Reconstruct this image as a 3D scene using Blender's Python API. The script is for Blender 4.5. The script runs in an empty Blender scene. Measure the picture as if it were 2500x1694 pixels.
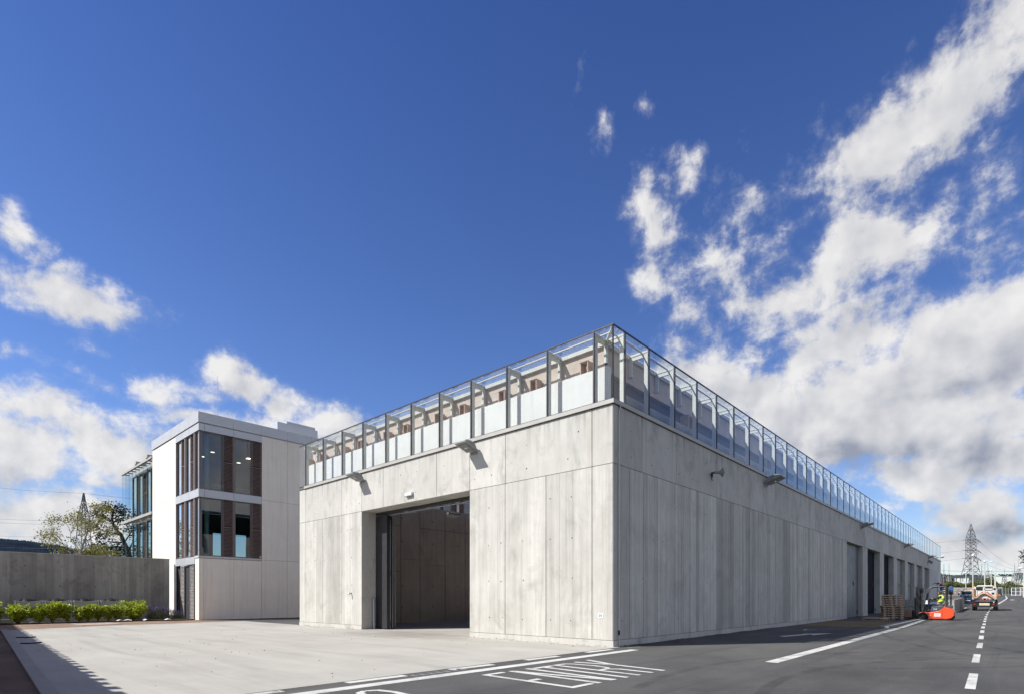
import bpy, bmesh, math, random
from mathutils import Vector, Matrix
random.seed(7)
R = math.radians
SC = bpy.context.scene
COL = SC.collection

# ---------------------------------------------------------------- camera, sky, sun, exposure
CAM = Vector((-13.495, -8.474, 1.4))
cam_d = bpy.data.cameras.new('camera')
cam_d.sensor_width = 36.0
cam_d.lens = 19.31
cam_d.shift_y = 0.2448
cam_d.clip_end = 9000
cam_o = bpy.data.objects.new('camera', cam_d)
cam_o.location = CAM
cam_o.rotation_euler = (R(90), 0, R(42.55 - 90))
COL.objects.link(cam_o)
SC.camera = cam_o

SUN_TO = Vector((-5.43, 3.54, 7.07)).normalized()
sun_d = bpy.data.lights.new('sun', 'SUN')
sun_d.energy = 5.0
sun_d.angle = R(0.5)
sun_d.color = (1.0, 0.98, 0.955)
sun_o = bpy.data.objects.new('sun', sun_d)
sun_o.rotation_euler = (-SUN_TO).to_track_quat('-Z', 'Y').to_euler()
sun_o.location = (-40, 30, 60)
COL.objects.link(sun_o)

SC.view_settings.view_transform = 'Standard'
SC.view_settings.look = 'None'
SC.view_settings.gamma = 1
SC.view_settings.exposure = 0.45
SC.cycles.max_bounces = 10
SC.cycles.transparent_max_bounces = 24
SC.cycles.glossy_bounces = 4
SC.cycles.caustics_reflective = False
SC.cycles.caustics_refractive = False

world = bpy.data.worlds.new('World')
SC.world = world
world.use_nodes = True


def nd(nt, typ, ins=None, **props):
    n = nt.nodes.new(typ)
    for k, v in props.items():
        setattr(n, k, v)
    for k, v in (ins or {}).items():
        s = n.inputs[k]
        if isinstance(v, bpy.types.NodeSocket):
            nt.links.new(v, s)
        else:
            s.default_value = v
    return n


def mth(nt, op, a, b=None, c=None, clamp=False):
    n = nt.nodes.new('ShaderNodeMath')
    n.operation = op
    n.use_clamp = clamp
    for i, v in enumerate((a, b, c)):
        if v is None:
            continue
        if isinstance(v, bpy.types.NodeSocket):
            nt.links.new(v, n.inputs[i])
        else:
            n.inputs[i].default_value = v
    return n.outputs[0]


def sky_azel(px, py):
    # a point of the photograph's sky as azimuth (from the view axis) and elevation, radians
    X = (px - 1250) / 1341.0
    Z = (1459 - py) / 1341.0
    return math.atan2(X, 1.0), math.atan2(Z, math.sqrt(1 + X * X))


# cloud masses: centre x, y, half length, half width, tilt in degrees, strength (2324-wide picture units)
CLOUDS = [
    (-1900, 500, 1300, 600, 10, 0.95),  # cloud out of view, added for the office panes to mirror
    (2330, 40, 260, 150, 42, 1.0), (2180, 210, 270, 115, 44, 1.0), (2010, 355, 190, 95, 40, 0.95),
    (1870, 400, 70, 40, 30, 0.45), (1930, 465, 150, 40, 20, 0.4),
    (1950, 575, 220, 85, 24, 0.95), (1800, 680, 160, 75, 15, 0.85), (2080, 520, 70, 55, 30, 0.7),
    (1690, 690, 90, 45, 0, 0.6), (1610, 610, 110, 60, -40, 0.42), (1750, 440, 120, 45, 28, 0.40),
    (1640, 480, 50, 80, 0, 0.22),
    (1470, 475, 75, 70, -30, 0.66), (1545, 390, 45, 55, 20, 0.62), (1500, 540, 50, 60, 0, 0.55),
    (1475, 630, 50, 45, 30, 0.50), (1372, 285, 32, 62, 25, 0.62), (1450, 238, 40, 30, 0, 0.5),
    (1312, 205, 16, 45, 10, 0.35),
    (2190, 660, 40, 80, -20, 0.35), (2250, 450, 40, 70, 0, 0.25),
    (2280, 700, 150, 190, -25, 1.0), (2130, 840, 260, 150, 12, 1.05), (1900, 840, 180, 110, 8, 0.8),
    (1850, 960, 170, 85, 0, 1.0), (2050, 980, 260, 80, 5, 1.1), (2300, 930, 160, 140, 0, 1.1),
    (1660, 830, 140, 60, 25, 0.5), (1600, 900, 80, 60, 10, 0.5), (1760, 1010, 90, 60, 0, 0.6),
    (1990, 1085, 60, 35, 10, 0.6), (2200, 1160, 190, 65, 5, 1.0), (2260, 1120, 110, 40, 0, 0.8),
    (2150, 1240, 330, 55, 0, 0.9), (2060, 900, 420, 150, 8, 1.3), (1660, 900, 190, 80, 10, 1.1), (1580, 840, 110, 50, 15, 0.75), (1920, 760, 230, 90, 20, 1.15), (2150, 760, 200, 110, 10, 1.2), (2300, 820, 130, 150, 0, 1.3), (2060, 1080, 200, 60, 0, 1.1), (1860, 1000, 220, 80, 0, 1.2), (2250, 1020, 260, 90, 0, 1.15), (1760, 940, 160, 90, 10, 0.85), (1560, 800, 60, 30, 30, 0.3), (1620, 760, 120, 40, -30, 0.38), (1960, 1150, 120, 40, 0, 0.5),
    (190, 690, 175, 62, -17, 0.95), (120, 655, 100, 45, -10, 0.8), (270, 735, 80, 50, -20, 0.85), (150, 610, 50, 26, 0, 0.5),
    (15, 435, 26, 34, 0, 0.28), (30, 510, 70, 28, -32, 0.45), (110, 575, 70, 26, -40, 0.36),
    (80, 940, 230, 75, -14, 0.95), (60, 1010, 230, 80, -4, 1.1), (230, 1010, 150, 60, -18, 1.0), (330, 1040, 110, 60, -20, 0.9),
    (0, 815, 50, 30, 0, 0.55), (110, 1170, 320, 75, 0, 1.0), (260, 1090, 200, 40, 0, 0.5),
    (560, 870, 110, 55, -12, 0.95), (650, 915, 80, 50, -20, 0.95), (500, 835, 55, 28, -25, 0.7), (600, 970, 160, 50, -8, 0.7),
    (770, 980, 90, 50, -15, 0.8), (440, 945, 80, 18, -5, 0.45), (330, 880, 90, 22, 0, 0.4), (400, 880, 40, 24, -10, 0.42),
    (250, 805, 70, 24, -20, 0.26), (470, 900, 120, 26, 0, 0.42), (250, 870, 80, 25, -10, 0.4),
]

CLOUD_BASES = [(2180, 1030, 340, 70, 4, 0.62), (1900, 1030, 180, 55, -6, 0.42), (2200, 880, 240, 45, 12, 0.3), (2250, 1205, 260, 48, 3, 0.75), (1980, 690, 160, 26, 18, 0.25), (100, 1090, 260, 50, 0, 0.28), (2150, 330, 200, 60, 42, 0.16)]


def cloud_group():
    g = bpy.data.node_groups.new('cloud_field', 'ShaderNodeTree')
    g.interface.new_socket('Vector', in_out='INPUT', socket_type='NodeSocketVector')
    g.interface.new_socket('Field', in_out='OUTPUT', socket_type='NodeSocketFloat')
    g.interface.new_socket('Relief', in_out='OUTPUT', socket_type='NodeSocketFloat')
    gi = g.nodes.new('NodeGroupInput')
    go = g.nodes.new('NodeGroupOutput')
    v = gi.outputs[0]
    # warp so that the masses do not read as ellipses
    wn = nd(g, 'ShaderNodeTexNoise', {'Vector': v, 'Scale': 5.5, 'Detail': 3.0, 'Roughness': 0.55}, noise_dimensions='2D')
    wv = nd(g, 'ShaderNodeVectorMath', {0: wn.outputs['Color'], 1: (0.5, 0.5, 0.5)}, operation='SUBTRACT')
    ws = nd(g, 'ShaderNodeVectorMath', {0: wv.outputs[0], 1: (0.075, 0.06, 0.0)}, operation='MULTIPLY')
    vw = nd(g, 'ShaderNodeVectorMath', {0: v, 1: ws.outputs[0]}, operation='ADD').outputs[0]
    acc = None
    for (cx, cy, rx, ry, ang, s) in CLOUDS:
        k = 2500 / 2324
        a0, e0 = sky_azel(cx * k, cy * k)
        c, sn = math.cos(R(ang)), math.sin(R(ang))
        a1, e1 = sky_azel((cx + rx * c) * k, (cy - rx * sn) * k)
        a2, e2 = sky_azel((cx - ry * sn) * k, (cy - ry * c) * k)
        L1 = math.hypot(a1 - a0, e1 - e0)
        L2 = math.hypot(a2 - a0, e2 - e0)
        th = math.atan2(e1 - e0, a1 - a0)
        # the tiny term chains the masses one after the other, so that the shader compiler keeps few values alive
        src = vw if acc is None else nd(g, 'ShaderNodeVectorMath', {0: acc, 1: (1e-7, 1e-7, 0), 2: vw}, operation='MULTIPLY_ADD').outputs[0]
        m = nd(g, 'ShaderNodeMapping', {'Vector': src, 'Location': (a0, e0, 0), 'Rotation': (0, 0, th),
                                        'Scale': (L1 * 1.3, L2 * 1.3, 1)}, vector_type='TEXTURE')
        ln = nd(g, 'ShaderNodeVectorMath', {0: m.outputs[0]}, operation='LENGTH').outputs['Value']
        d = mth(g, 'MULTIPLY', mth(g, 'SUBTRACT', 1.0, ln), s)
        acc = d if acc is None else mth(g, 'SMOOTH_MAX', acc, d, 0.12)
    acc = mth(g, 'MAXIMUM', acc, -0.8)
    def puff(vec, det):
        return nd(g, 'ShaderNodeTexNoise', {'Vector': vec, 'Scale': 9.0, 'Detail': det, 'Roughness': 0.62, 'Distortion': 0.1}, noise_dimensions='2D').outputs['Fac']
    n1 = puff(v, 8.0)
    sh = nd(g, 'ShaderNodeVectorMath', {0: v, 1: (-0.022, 0.03, 0)}, operation='ADD').outputs[0]
    relief = mth(g, 'SUBTRACT', n1, puff(sh, 3.0))
    st = nd(g, 'ShaderNodeMapping', {'Vector': v, 'Rotation': (0, 0, R(-38)), 'Scale': (0.75, 1.2, 1)}).outputs[0]
    n2 = nd(g, 'ShaderNodeTexNoise', {'Vector': st, 'Scale': 30.0, 'Detail': 5.0, 'Roughness': 0.6, 'Distortion': 0.25}, noise_dimensions='2D').outputs['Fac']
    n = mth(g, 'ADD', mth(g, 'MULTIPLY', mth(g, 'SUBTRACT', n1, 0.5), 1.9), mth(g, 'MULTIPLY', mth(g, 'SUBTRACT', n2, 0.5), 0.7))
    g.links.new(mth(g, 'ADD', acc, n), go.inputs[0])
    g.links.new(relief, go.inputs[1])
    return g


def build_world():
    nt = world.node_tree
    nt.nodes.clear()
    out = nt.nodes.new('ShaderNodeOutputWorld')
    bg = nt.nodes.new('ShaderNodeBackground')
    bg.inputs['Strength'].default_value = 0.0925
    nt.links.new(bg.outputs[0], out.inputs[0])
    sky = nt.nodes.new('ShaderNodeTexSky')
    sky.sky_type = 'NISHITA'
    sky.sun_disc = False
    sky.sun_elevation = math.asin(SUN_TO.z)
    sky.sun_rotation = math.atan2(SUN_TO.x, SUN_TO.y)
    sky.altitude = 100
    sky.air_density = 1.0
    sky.dust_density = 0.15
    sky.ozone_density = 3.0
    tc = nt.nodes.new('ShaderNodeTexCoord')
    rot = nd(nt, 'ShaderNodeMapping', {'Vector': tc.outputs['Generated'], 'Rotation': (0, 0, R(90 - 42.55))})
    sx = nd(nt, 'ShaderNodeSeparateXYZ', {0: rot.outputs[0]})
    X, Y, Z = sx.outputs
    az = mth(nt, 'ARCTAN2', X, Y)
    el = mth(nt, 'ARCTAN2', Z, mth(nt, 'SQRT', mth(nt, 'ADD', mth(nt, 'MULTIPLY', X, X), mth(nt, 'MULTIPLY', Y, Y))))
    ae = nd(nt, 'ShaderNodeCombineXYZ', {0: az, 1: el, 2: 0.0}).outputs[0]
    # polarised, deeper blue high up
    tr = nt.nodes.new('ShaderNodeValToRGB')
    nt.links.new(mth(nt, 'MULTIPLY', el, 1.1), tr.inputs[0])
    for i, (p, c) in enumerate(SKY_STOPS):
        e = tr.color_ramp.elements[i] if i < 2 else tr.color_ramp.elements.new(p)
        e.position = p
        e.color = c
    tcol = tr.outputs[0]
    tint = nd(nt, 'ShaderNodeMix', {0: 1.0, 6: sky.outputs[0], 7: tcol}, data_type='RGBA', blend_type='MULTIPLY')
    grp = nt.nodes.new('ShaderNodeGroup')
    grp.node_tree = cloud_group()
    nt.links.new(ae, grp.inputs[0])
    F, diff = grp.outputs
    # scattered clouds over the rest of the dome, behind the view
    gen = nd(nt, 'ShaderNodeTexNoise', {'Vector': rot.outputs[0], 'Scale': 2.6, 'Detail': 8.0, 'Roughness': 0.55}).outputs['Fac']
    back = nd(nt, 'ShaderNodeMapRange', {0: mth(nt, 'ABSOLUTE', az), 1: 0.85, 2: 1.35, 3: 0.0, 4: 1.0}, interpolation_type='SMOOTHSTEP').outputs[0]
    gdens = mth(nt, 'MULTIPLY', nd(nt, 'ShaderNodeMapRange', {0: gen, 1: 0.44, 2: 0.62, 3: 0.0, 4: 1.0}, interpolation_type='SMOOTHSTEP').outputs[0], back)
    core = nd(nt, 'ShaderNodeMapRange', {0: F, 1: 0.06, 2: 0.66, 3: 0.0, 4: 1.0}, interpolation_type='SMOOTHSTEP').outputs[0]
    veil = nd(nt, 'ShaderNodeMapRange', {0: F, 1: -0.06, 2: 0.5, 3: 0.0, 4: 0.25}, interpolation_type='SMOOTHSTEP').outputs[0]
    adens = mth(nt, 'MAXIMUM', core, veil)
    dens = mth(nt, 'MAXIMUM', mth(nt, 'MULTIPLY', adens, 0.97), gdens)
    thick = nd(nt, 'ShaderNodeMapRange', {0: F, 1: 0.45, 2: 1.2, 3: 0.0, 4: 1.0}).outputs[0]
    right = nd(nt, 'ShaderNodeMapRange', {0: az, 1: -0.2, 2: 0.35, 3: 0.1, 4: 1.0}).outputs[0]
    lit = mth(nt, 'ADD', 0.8, mth(nt, 'MULTIPLY', diff, 1.3))
    lit = mth(nt, 'SUBTRACT', lit, mth(nt, 'MULTIPLY', mth(nt, 'MULTIPLY', thick, right), 0.22))
    # grey undersides of the low bank
    for (cx, cy, rx, ry, ang, s) in CLOUD_BASES:
        k = 2500 / 2324
        a0, e0 = sky_azel(cx * k, cy * k)
        a1, e1 = sky_azel((cx + rx) * k, (cy - rx * math.tan(R(ang))) * k)
        a2, e2 = sky_azel(cx * k, (cy - ry) * k)
        m = nd(nt, 'ShaderNodeMapping', {'Vector': ae, 'Location': (a0, e0, 0), 'Rotation': (0, 0, math.atan2(e1 - e0, a1 - a0)), 'Scale': (math.hypot(a1 - a0, e1 - e0), abs(e2 - e0), 1)}, vector_type='TEXTURE')
        ln = nd(nt, 'ShaderNodeVectorMath', {0: m.outputs[0]}, operation='LENGTH').outputs['Value']
        w = nd(nt, 'ShaderNodeMapRange', {0: ln, 1: 1.0, 2: 0.15, 3: 0.0, 4: s}, interpolation_type='SMOOTHSTEP').outputs[0]
        lit = mth(nt, 'SUBTRACT', lit, mth(nt, 'MULTIPLY', w, mth(nt, 'ADD', 0.75, mth(nt, 'MULTIPLY', diff, -2.0))))
    lit = mth(nt, 'MAXIMUM', mth(nt, 'MINIMUM', lit, 1.0), 0.0)
    ccol = nd(nt, 'ShaderNodeMix', {0: lit, 6: (2.5, 2.75, 3.4, 1), 7: (7.0, 6.9, 6.85, 1)}, data_type='RGBA').outputs[2]
    mixc = nd(nt, 'ShaderNodeMix', {0: dens, 6: tint.outputs[2], 7: ccol}, data_type='RGBA').outputs[2]
    nt.links.new(mixc, bg.inputs[0])
    world.cycles.sampling_method = 'MANUAL'
    world.cycles.sample_map_resolution = 512


SKY_STOPS = [(0.0, (0.92, 0.92, 1.02, 1)), (0.95, (0.42, 0.58, 1.00, 1)), (0.30, (0.72, 0.85, 1.18, 1)), (0.12, (0.86, 0.90, 1.06, 1))]
build_world()

# ---------------------------------------------------------------- helpers
class MB:
    """collects shapes in world (or thing-local) coordinates; build() links them as one mesh object"""

    def __init__(s, M=None):
        s.v, s.f, s.m, s.sm, s.t = [], [], [], [], []
        s.M = M or Matrix.Identity(4)
        s.mi = 0
        s.tone = 0.5

    def add(s, vs, fs, smooth=False, tones=None):
        b = len(s.v)
        s.v += [tuple(s.M @ Vector(p)) for p in vs]
        for i, f in enumerate(fs):
            s.f.append(tuple(b + k for k in f))
            s.m.append(s.mi)
            s.sm.append(smooth)
            s.t.append(tones[i] if tones else s.tone)
        return s

    def box(s, x0, x1, y0, y1, z0, z1):
        vs = [(x, y, z) for z in (z0, z1) for y in (y0, y1) for x in (x0, x1)]
        return s.add(vs, [(0, 2, 3, 1), (4, 5, 7, 6), (0, 1, 5, 4), (2, 6, 7, 3), (0, 4, 6, 2), (1, 3, 7, 5)])

    def cbox(s, c, d, rot=(0, 0, 0)):
        from mathutils import Euler
        m = Matrix.Translation(c) @ Euler(rot).to_matrix().to_4x4()
        vs = [tuple(m @ Vector((x * d[0] / 2, y * d[1] / 2, z * d[2] / 2))) for z in (-1, 1) for y in (-1, 1) for x in (-1, 1)]
        return s.add(vs, [(0, 2, 3, 1), (4, 5, 7, 6), (0, 1, 5, 4), (2, 6, 7, 3), (0, 4, 6, 2), (1, 3, 7, 5)])

    def rbox(s, x0, x1, y0, y1, z0, z1, r=0.02, seg=2):
        """box with rounded edges"""
        bm = bmesh.new()
        bmesh.ops.create_cube(bm, size=1)
        for v in bm.verts:
            v.co = ((x0 + x1) / 2 + v.co.x * (x1 - x0), (y0 + y1) / 2 + v.co.y * (y1 - y0), (z0 + z1) / 2 + v.co.z * (z1 - z0))
        bmesh.ops.bevel(bm, geom=bm.edges[:], offset=r, segments=seg, profile=0.5, affect='EDGES')
        s.bm(bm)
        return s

    def bm(s, bm, smooth=False):
        bm.verts.ensure_lookup_table()
        bm.verts.index_update()
        s.add([tuple(v.co) for v in bm.verts], [tuple(v.index for v in f.verts) for f in bm.faces], smooth)
        bm.free()
        return s

    def beam(s, a, b, w, h=None, up=(0, 0, 1)):
        """square bar from a to b"""
        a, b = Vector(a), Vector(b)
        h = h or w
        d = (b - a).normalized()
        u = Vector(up)
        if abs(d.dot(u)) > 0.98:
            u = Vector((1, 0, 0))
        x = d.cross(u).normalized()
        z = x.cross(d).normalized()
        vs = []
        for p in (a, b):
            for sx, sz in ((-1, -1), (1, -1), (1, 1), (-1, 1)):
                vs.append(p + x * (sx * w / 2) + z * (sz * h / 2))
        return s.add(vs, [(3, 2, 1, 0), (4, 5, 6, 7), (0, 1, 5, 4), (1, 2, 6, 5), (2, 3, 7, 6), (3, 0, 4, 7)])

    def tube(s, pts, r, n=10, cap=True, smooth=True):
        pts = [Vector(p) for p in pts]
        rs = r if isinstance(r, (list, tuple)) else [r] * len(pts)
        vs, fs = [], []
        pu = None
        for i, p in enumerate(pts):
            d = (pts[min(i + 1, len(pts) - 1)] - pts[max(i - 1, 0)]).normalized()
            if pu is None:
                u = Vector((0, 0, 1)) if abs(d.z) < 0.9 else Vector((1, 0, 0))
            else:
                u = pu
            x = d.cross(u)
            x.normalize()
            y = x.cross(d).normalized()
            pu = y
            for k in range(n):
                a = 2 * math.pi * k / n
                vs.append(p + (x * math.cos(a) + y * math.sin(a)) * rs[i])
        for i in range(len(pts) - 1):
            for k in range(n):
                fs.append((i * n + k, i * n + (k + 1) % n, (i + 1) * n + (k + 1) % n, (i + 1) * n + k))
        s.add(vs, fs, smooth)
        if cap:
            s.add(vs[:n], [tuple(range(n))[::-1]])
            s.add(vs[-n:], [tuple(range(n))])
        return s

    def cyl(s, c, ax, r, l, n=16, r2=None):
        c, ax = Vector(c), Vector(ax).normalized()
        return s.tube([c - ax * l / 2, c + ax * l / 2], [r, r if r2 is None else r2], n)

    def lathe(s, prof, c=(0, 0, 0), ax='z', n=16):
        """prof: (radius, height) pairs turned about an axis through c"""
        vs, fs = [], []
        for (r, h) in prof:
            for k in range(n):
                a = 2 * math.pi * k / n
                p = (r * math.cos(a), r * math.sin(a), h)
                if ax == 'y':
                    p = (p[0], p[2], -p[1])
                elif ax == 'x':
                    p = (p[2], p[0], p[1])
                vs.append((c[0] + p[0], c[1] + p[1], c[2] + p[2]))
        for i in range(len(prof) - 1):
            for k in range(n):
                fs.append((i * n + k, i * n + (k + 1) % n, (i + 1) * n + (k + 1) % n, (i + 1) * n + k))
        return s.add(vs, fs, True)

    def ball(s, c, r, n=10, sc=(1, 1, 1)):
        bm = bmesh.new()
        bmesh.ops.create_uvsphere(bm, u_segments=n, v_segments=max(6, n // 2 + 2), radius=1)
        for v in bm.verts:
            v.co = (c[0] + v.co.x * r * sc[0], c[1] + v.co.y * r * sc[1], c[2] + v.co.z * r * sc[2])
        return s.bm(bm, True)

    def prism(s, poly, ax, a, b):
        """2D outline extruded along an axis: ax 'y' -> poly is (x,z); 'x' -> (y,z); 'z' -> (x,y)"""
        n = len(poly)

        def pt(p, t):
            return {'x': (t, p[0], p[1]), 'y': (p[0], t, p[1]), 'z': (p[0], p[1], t)}[ax]
        vs = [pt(p, a) for p in poly] + [pt(p, b) for p in poly]
        fs = [tuple(range(n))[::-1], tuple(range(n, 2 * n))] + [(i, (i + 1) % n, n + (i + 1) % n, n + i) for i in range(n)]
        return s.add(vs, fs)

    def build(s, name, mats, parent=None, bevel=0, fix=True):
        me = bpy.data.meshes.new(name)
        sh = Vector((0, 0, 0))
        if parent is not None:
            p = parent
            while p is not None:
                sh = sh + p.location
                p = p.parent
        me.from_pydata([tuple(Vector(v) - sh) for v in s.v], [], s.f)
        mats = mats if isinstance(mats, (list, tuple)) else [mats]
        for m in mats:
            me.materials.append(m)
        me.polygons.foreach_set('material_index', s.m)
        me.polygons.foreach_set('use_smooth', s.sm)
        at = me.attributes.new('tone', 'FLOAT', 'FACE')
        at.data.foreach_set('value', s.t)
        if fix:
            bm = bmesh.new()
            bm.from_mesh(me)
            bmesh.ops.recalc_face_normals(bm, faces=bm.faces[:])
            bm.to_mesh(me)
            bm.free()
        me.update()
        o = bpy.data.objects.new(name, me)
        COL.objects.link(o)
        if parent is not None:
            o.parent = parent
        if bevel:
            b = o.modifiers.new('bevel', 'BEVEL')
            b.width = bevel
            b.segments = 2
            b.limit_method = 'ANGLE'
        return o


def tag(o, label=None, cat=None, group=None, kind=None):
    if label:
        o['label'] = label
    if cat:
        o['category'] = cat
    if group:
        o['group'] = group
    if kind:
        o['kind'] = kind
    return o


def empty(name, loc, label, cat, group=None):
    o = bpy.data.objects.new(name, None)
    o.empty_display_size = 0.2
    o.location = loc
    COL.objects.link(o)
    return tag(o, label, cat, group)


KIDS = {}


def kids(o):
    return [c for c in bpy.data.objects if c.parent == o]


def copy_tree(o, parent=None):
    c = o.copy()
    COL.objects.link(c)
    c.parent = parent
    for ch in kids(o):
        copy_tree(ch, c)
    return c


def gz(x, y=0):
    """ground height: flat yard, then the road climbs gently beyond x = 32"""
    t = min(x, 176) - 32
    if t < -8:
        return 0.0
    s = 0.5 * (t + math.sqrt(t * t + 36)) - 1.0
    return 0.0125 * s + 0.000034 * s * s


def text_mesh(txt, size, name='text'):
    cu = bpy.data.curves.new(name, 'FONT')
    cu.body = txt
    cu.size = size
    cu.align_x = 'CENTER'
    cu.align_y = 'CENTER'
    cu.extrude = 0.0015
    o = bpy.data.objects.new(name, cu)
    COL.objects.link(o)
    dg = bpy.context.evaluated_depsgraph_get()
    me = bpy.data.meshes.new_from_object(o.evaluated_get(dg))
    bpy.data.objects.remove(o)
    bpy.data.curves.remove(cu)
    return me


def text_obj(txt, size, mat, M, name, parent=None):
    me = text_mesh(txt, size, name)
    me.transform(M)
    if parent is not None:
        p, sh = parent, Vector((0, 0, 0))
        while p is not None:
            sh = sh + p.location
            p = p.parent
        me.transform(Matrix.Translation(-sh))
    me.materials.clear()
    me.materials.append(mat)
    o = bpy.data.objects.new(name, me)
    COL.objects.link(o)
    if parent is not None:
        o.parent = parent
    return o


# ---------------------------------------------------------------- materials
def new_mat(name):
    m = bpy.data.materials.new(name)
    m.use_nodes = True
    nt = m.node_tree
    return m, nt, nt.nodes['Principled BSDF']


def ramp(nt, fac, stops):
    r = nt.nodes.new('ShaderNodeValToRGB')
    e = r.color_ramp.elements
    while len(e) < len(stops):
        e.new(0.5)
    for i, (p, c) in enumerate(stops):
        e[i].position = p
        e[i].color = (c[0], c[1], c[2], 1)
    nt.links.new(fac, r.inputs[0])
    return r.outputs[0]


def noise(nt, sc=(1, 1, 1), det=4, rough=0.55, coord='Object', dist=0.0):
    tc = nt.nodes.new('ShaderNodeTexCoord')
    mp = nd(nt, 'ShaderNodeMapping', {'Vector': tc.outputs[coord], 'Scale': sc})
    return nd(nt, 'ShaderNodeTexNoise', {'Vector': mp.outputs[0], 'Scale': 1.0, 'Detail': det, 'Roughness': rough, 'Distortion': dist}).outputs['Fac']


def mix(nt, fac, a, b, mode='MIX'):
    return nd(nt, 'ShaderNodeMix', {0: fac, 6: a if isinstance(a, bpy.types.NodeSocket) else (*a, 1),
                                    7: b if isinstance(b, bpy.types.NodeSocket) else (*b, 1)}, data_type='RGBA', blend_type=mode).outputs[2]


def mrange(nt, v, a, b, c=0.0, d=1.0):
    return nd(nt, 'ShaderNodeMapRange', {0: v, 1: a, 2: b, 3: c, 4: d}).outputs[0]


def plain(name, col, rough=0.5, metal=0.0, var=0.12, sc=3.0, spec=0.5, bump=0.0, grime=0.0):
    """a painted, plastic or metal surface with slight unevenness and dirt"""
    m, nt, p = new_mat(name)
    n = noise(nt, (sc,) * 3, 5)
    lo = tuple(c * (1 - var) for c in col)
    hi = tuple(min(1, c * (1 + var)) for c in col)
    c = ramp(nt, n, [(0.3, lo), (0.7, hi)])
    if grime:
        g = noise(nt, (sc * 0.6, sc * 0.6, sc * 0.25), 6, 0.65)
        c = mix(nt, mrange(nt, g, 0.5, 0.75, 0, grime), c, (0.09, 0.08, 0.065))
    nt.links.new(c, p.inputs['Base Color'])
    rr = mrange(nt, noise(nt, (sc * 4,) * 3, 3), 0.3, 0.7, max(0.02, rough - 0.08), min(1, rough + 0.08))
    nt.links.new(rr, p.inputs['Roughness'])
    p.inputs['Metallic'].default_value = metal
    p.inputs['Specular IOR Level'].default_value = spec
    if bump:
        b = nd(nt, 'ShaderNodeBump', {'Height': noise(nt, (sc * 12,) * 3, 4), 'Strength': bump, 'Distance': 0.01})
        nt.links.new(b.outputs[0], p.inputs['Normal'])
    return m


def concrete(name, lo, hi, board=1.0, stain=0.4, tv=0.13, streaks=None):
    m, nt, p = new_mat(name)
    tone = nd(nt, 'ShaderNodeAttribute', attribute_name='tone').outputs['Fac']
    tf = mth(nt, 'MULTIPLY_ADD', tone, 2 * tv, 1 - tv)
    blot = noise(nt, (0.7, 0.7, 0.7), 6, 0.6)
    cloud = noise(nt, (2.2, 2.2, 1.3), 6, 0.65)
    fac = mth(nt, 'ADD', mth(nt, 'MULTIPLY', blot, 0.5), mth(nt, 'MULTIPLY', cloud, 0.5))
    c = ramp(nt, fac, [(0.32, lo), (0.68, hi)])
    c = mix(nt, 1.0, c, nd(nt, 'ShaderNodeCombineColor', {0: tf, 1: tf, 2: tf}).outputs[0], 'MULTIPLY')
    if board:
        fine = noise(nt, (60, 60, 0.5), 5, 0.75)
        wide = noise(nt, (7, 7, 0.12), 3, 0.6)
        s = mth(nt, 'ADD', mth(nt, 'MULTIPLY', fine, 0.6), mth(nt, 'MULTIPLY', wide, 0.4))
        c = mix(nt, mrange(nt, s, 0.50, 0.75, 0, 0.55 * board), c, tuple(v * 0.55 for v in lo))
        c = mix(nt, mrange(nt, s, 0.48, 0.25, 0, 0.35 * board), c, tuple(min(1, v * 1.15) for v in hi))
    br = noise(nt, (4.5, 4.5, 0.22), 5, 0.6)
    c = mix(nt, mrange(nt, br, 0.52, 0.78, 0, 0.4), c, (lo[0] * 0.72, lo[1] * 0.66, lo[2] * 0.58))
    # dirt patches and small air holes
    d = noise(nt, (1.1, 1.1, 0.8), 9, 0.72, dist=0.6)
    c = mix(nt, mrange(nt, d, 0.52, 0.76, 0, stain), c, tuple(v * 0.42 for v in lo))
    h = noise(nt, (16, 16, 16), 2, 0.5)
    c = mix(nt, mrange(nt, h, 0.70, 0.76, 0, 0.35), c, tuple(v * 0.4 for v in lo))
    if streaks:
        # rain streaks that start under the coping
        tcz = nd(nt, 'ShaderNodeSeparateXYZ', {0: nt.nodes.new('ShaderNodeTexCoord').outputs['Object']}).outputs[2]
        sn = noise(nt, (5, 5, 0.05), 5, 0.7)
        top = mrange(nt, tcz, streaks[0], streaks[1])
        c = mix(nt, mth(nt, 'MULTIPLY', mrange(nt, sn, 0.50, 0.68), mth(nt, 'MULTIPLY', mth(nt, 'MULTIPLY', top, top), 0.6)), c, tuple(v * 0.36 for v in lo))
    nt.links.new(c, p.inputs['Base Color'])
    p.inputs['Roughness'].default_value = 0.86
    p.inputs['Specular IOR Level'].default_value = 0.25
    b = nd(nt, 'ShaderNodeBump', {'Height': noise(nt, (40, 40, 3 if board else 40), 5, 0.6), 'Strength': 0.18, 'Distance': 0.01})
    nt.links.new(b.outputs[0], p.inputs['Normal'])
    return m


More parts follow.
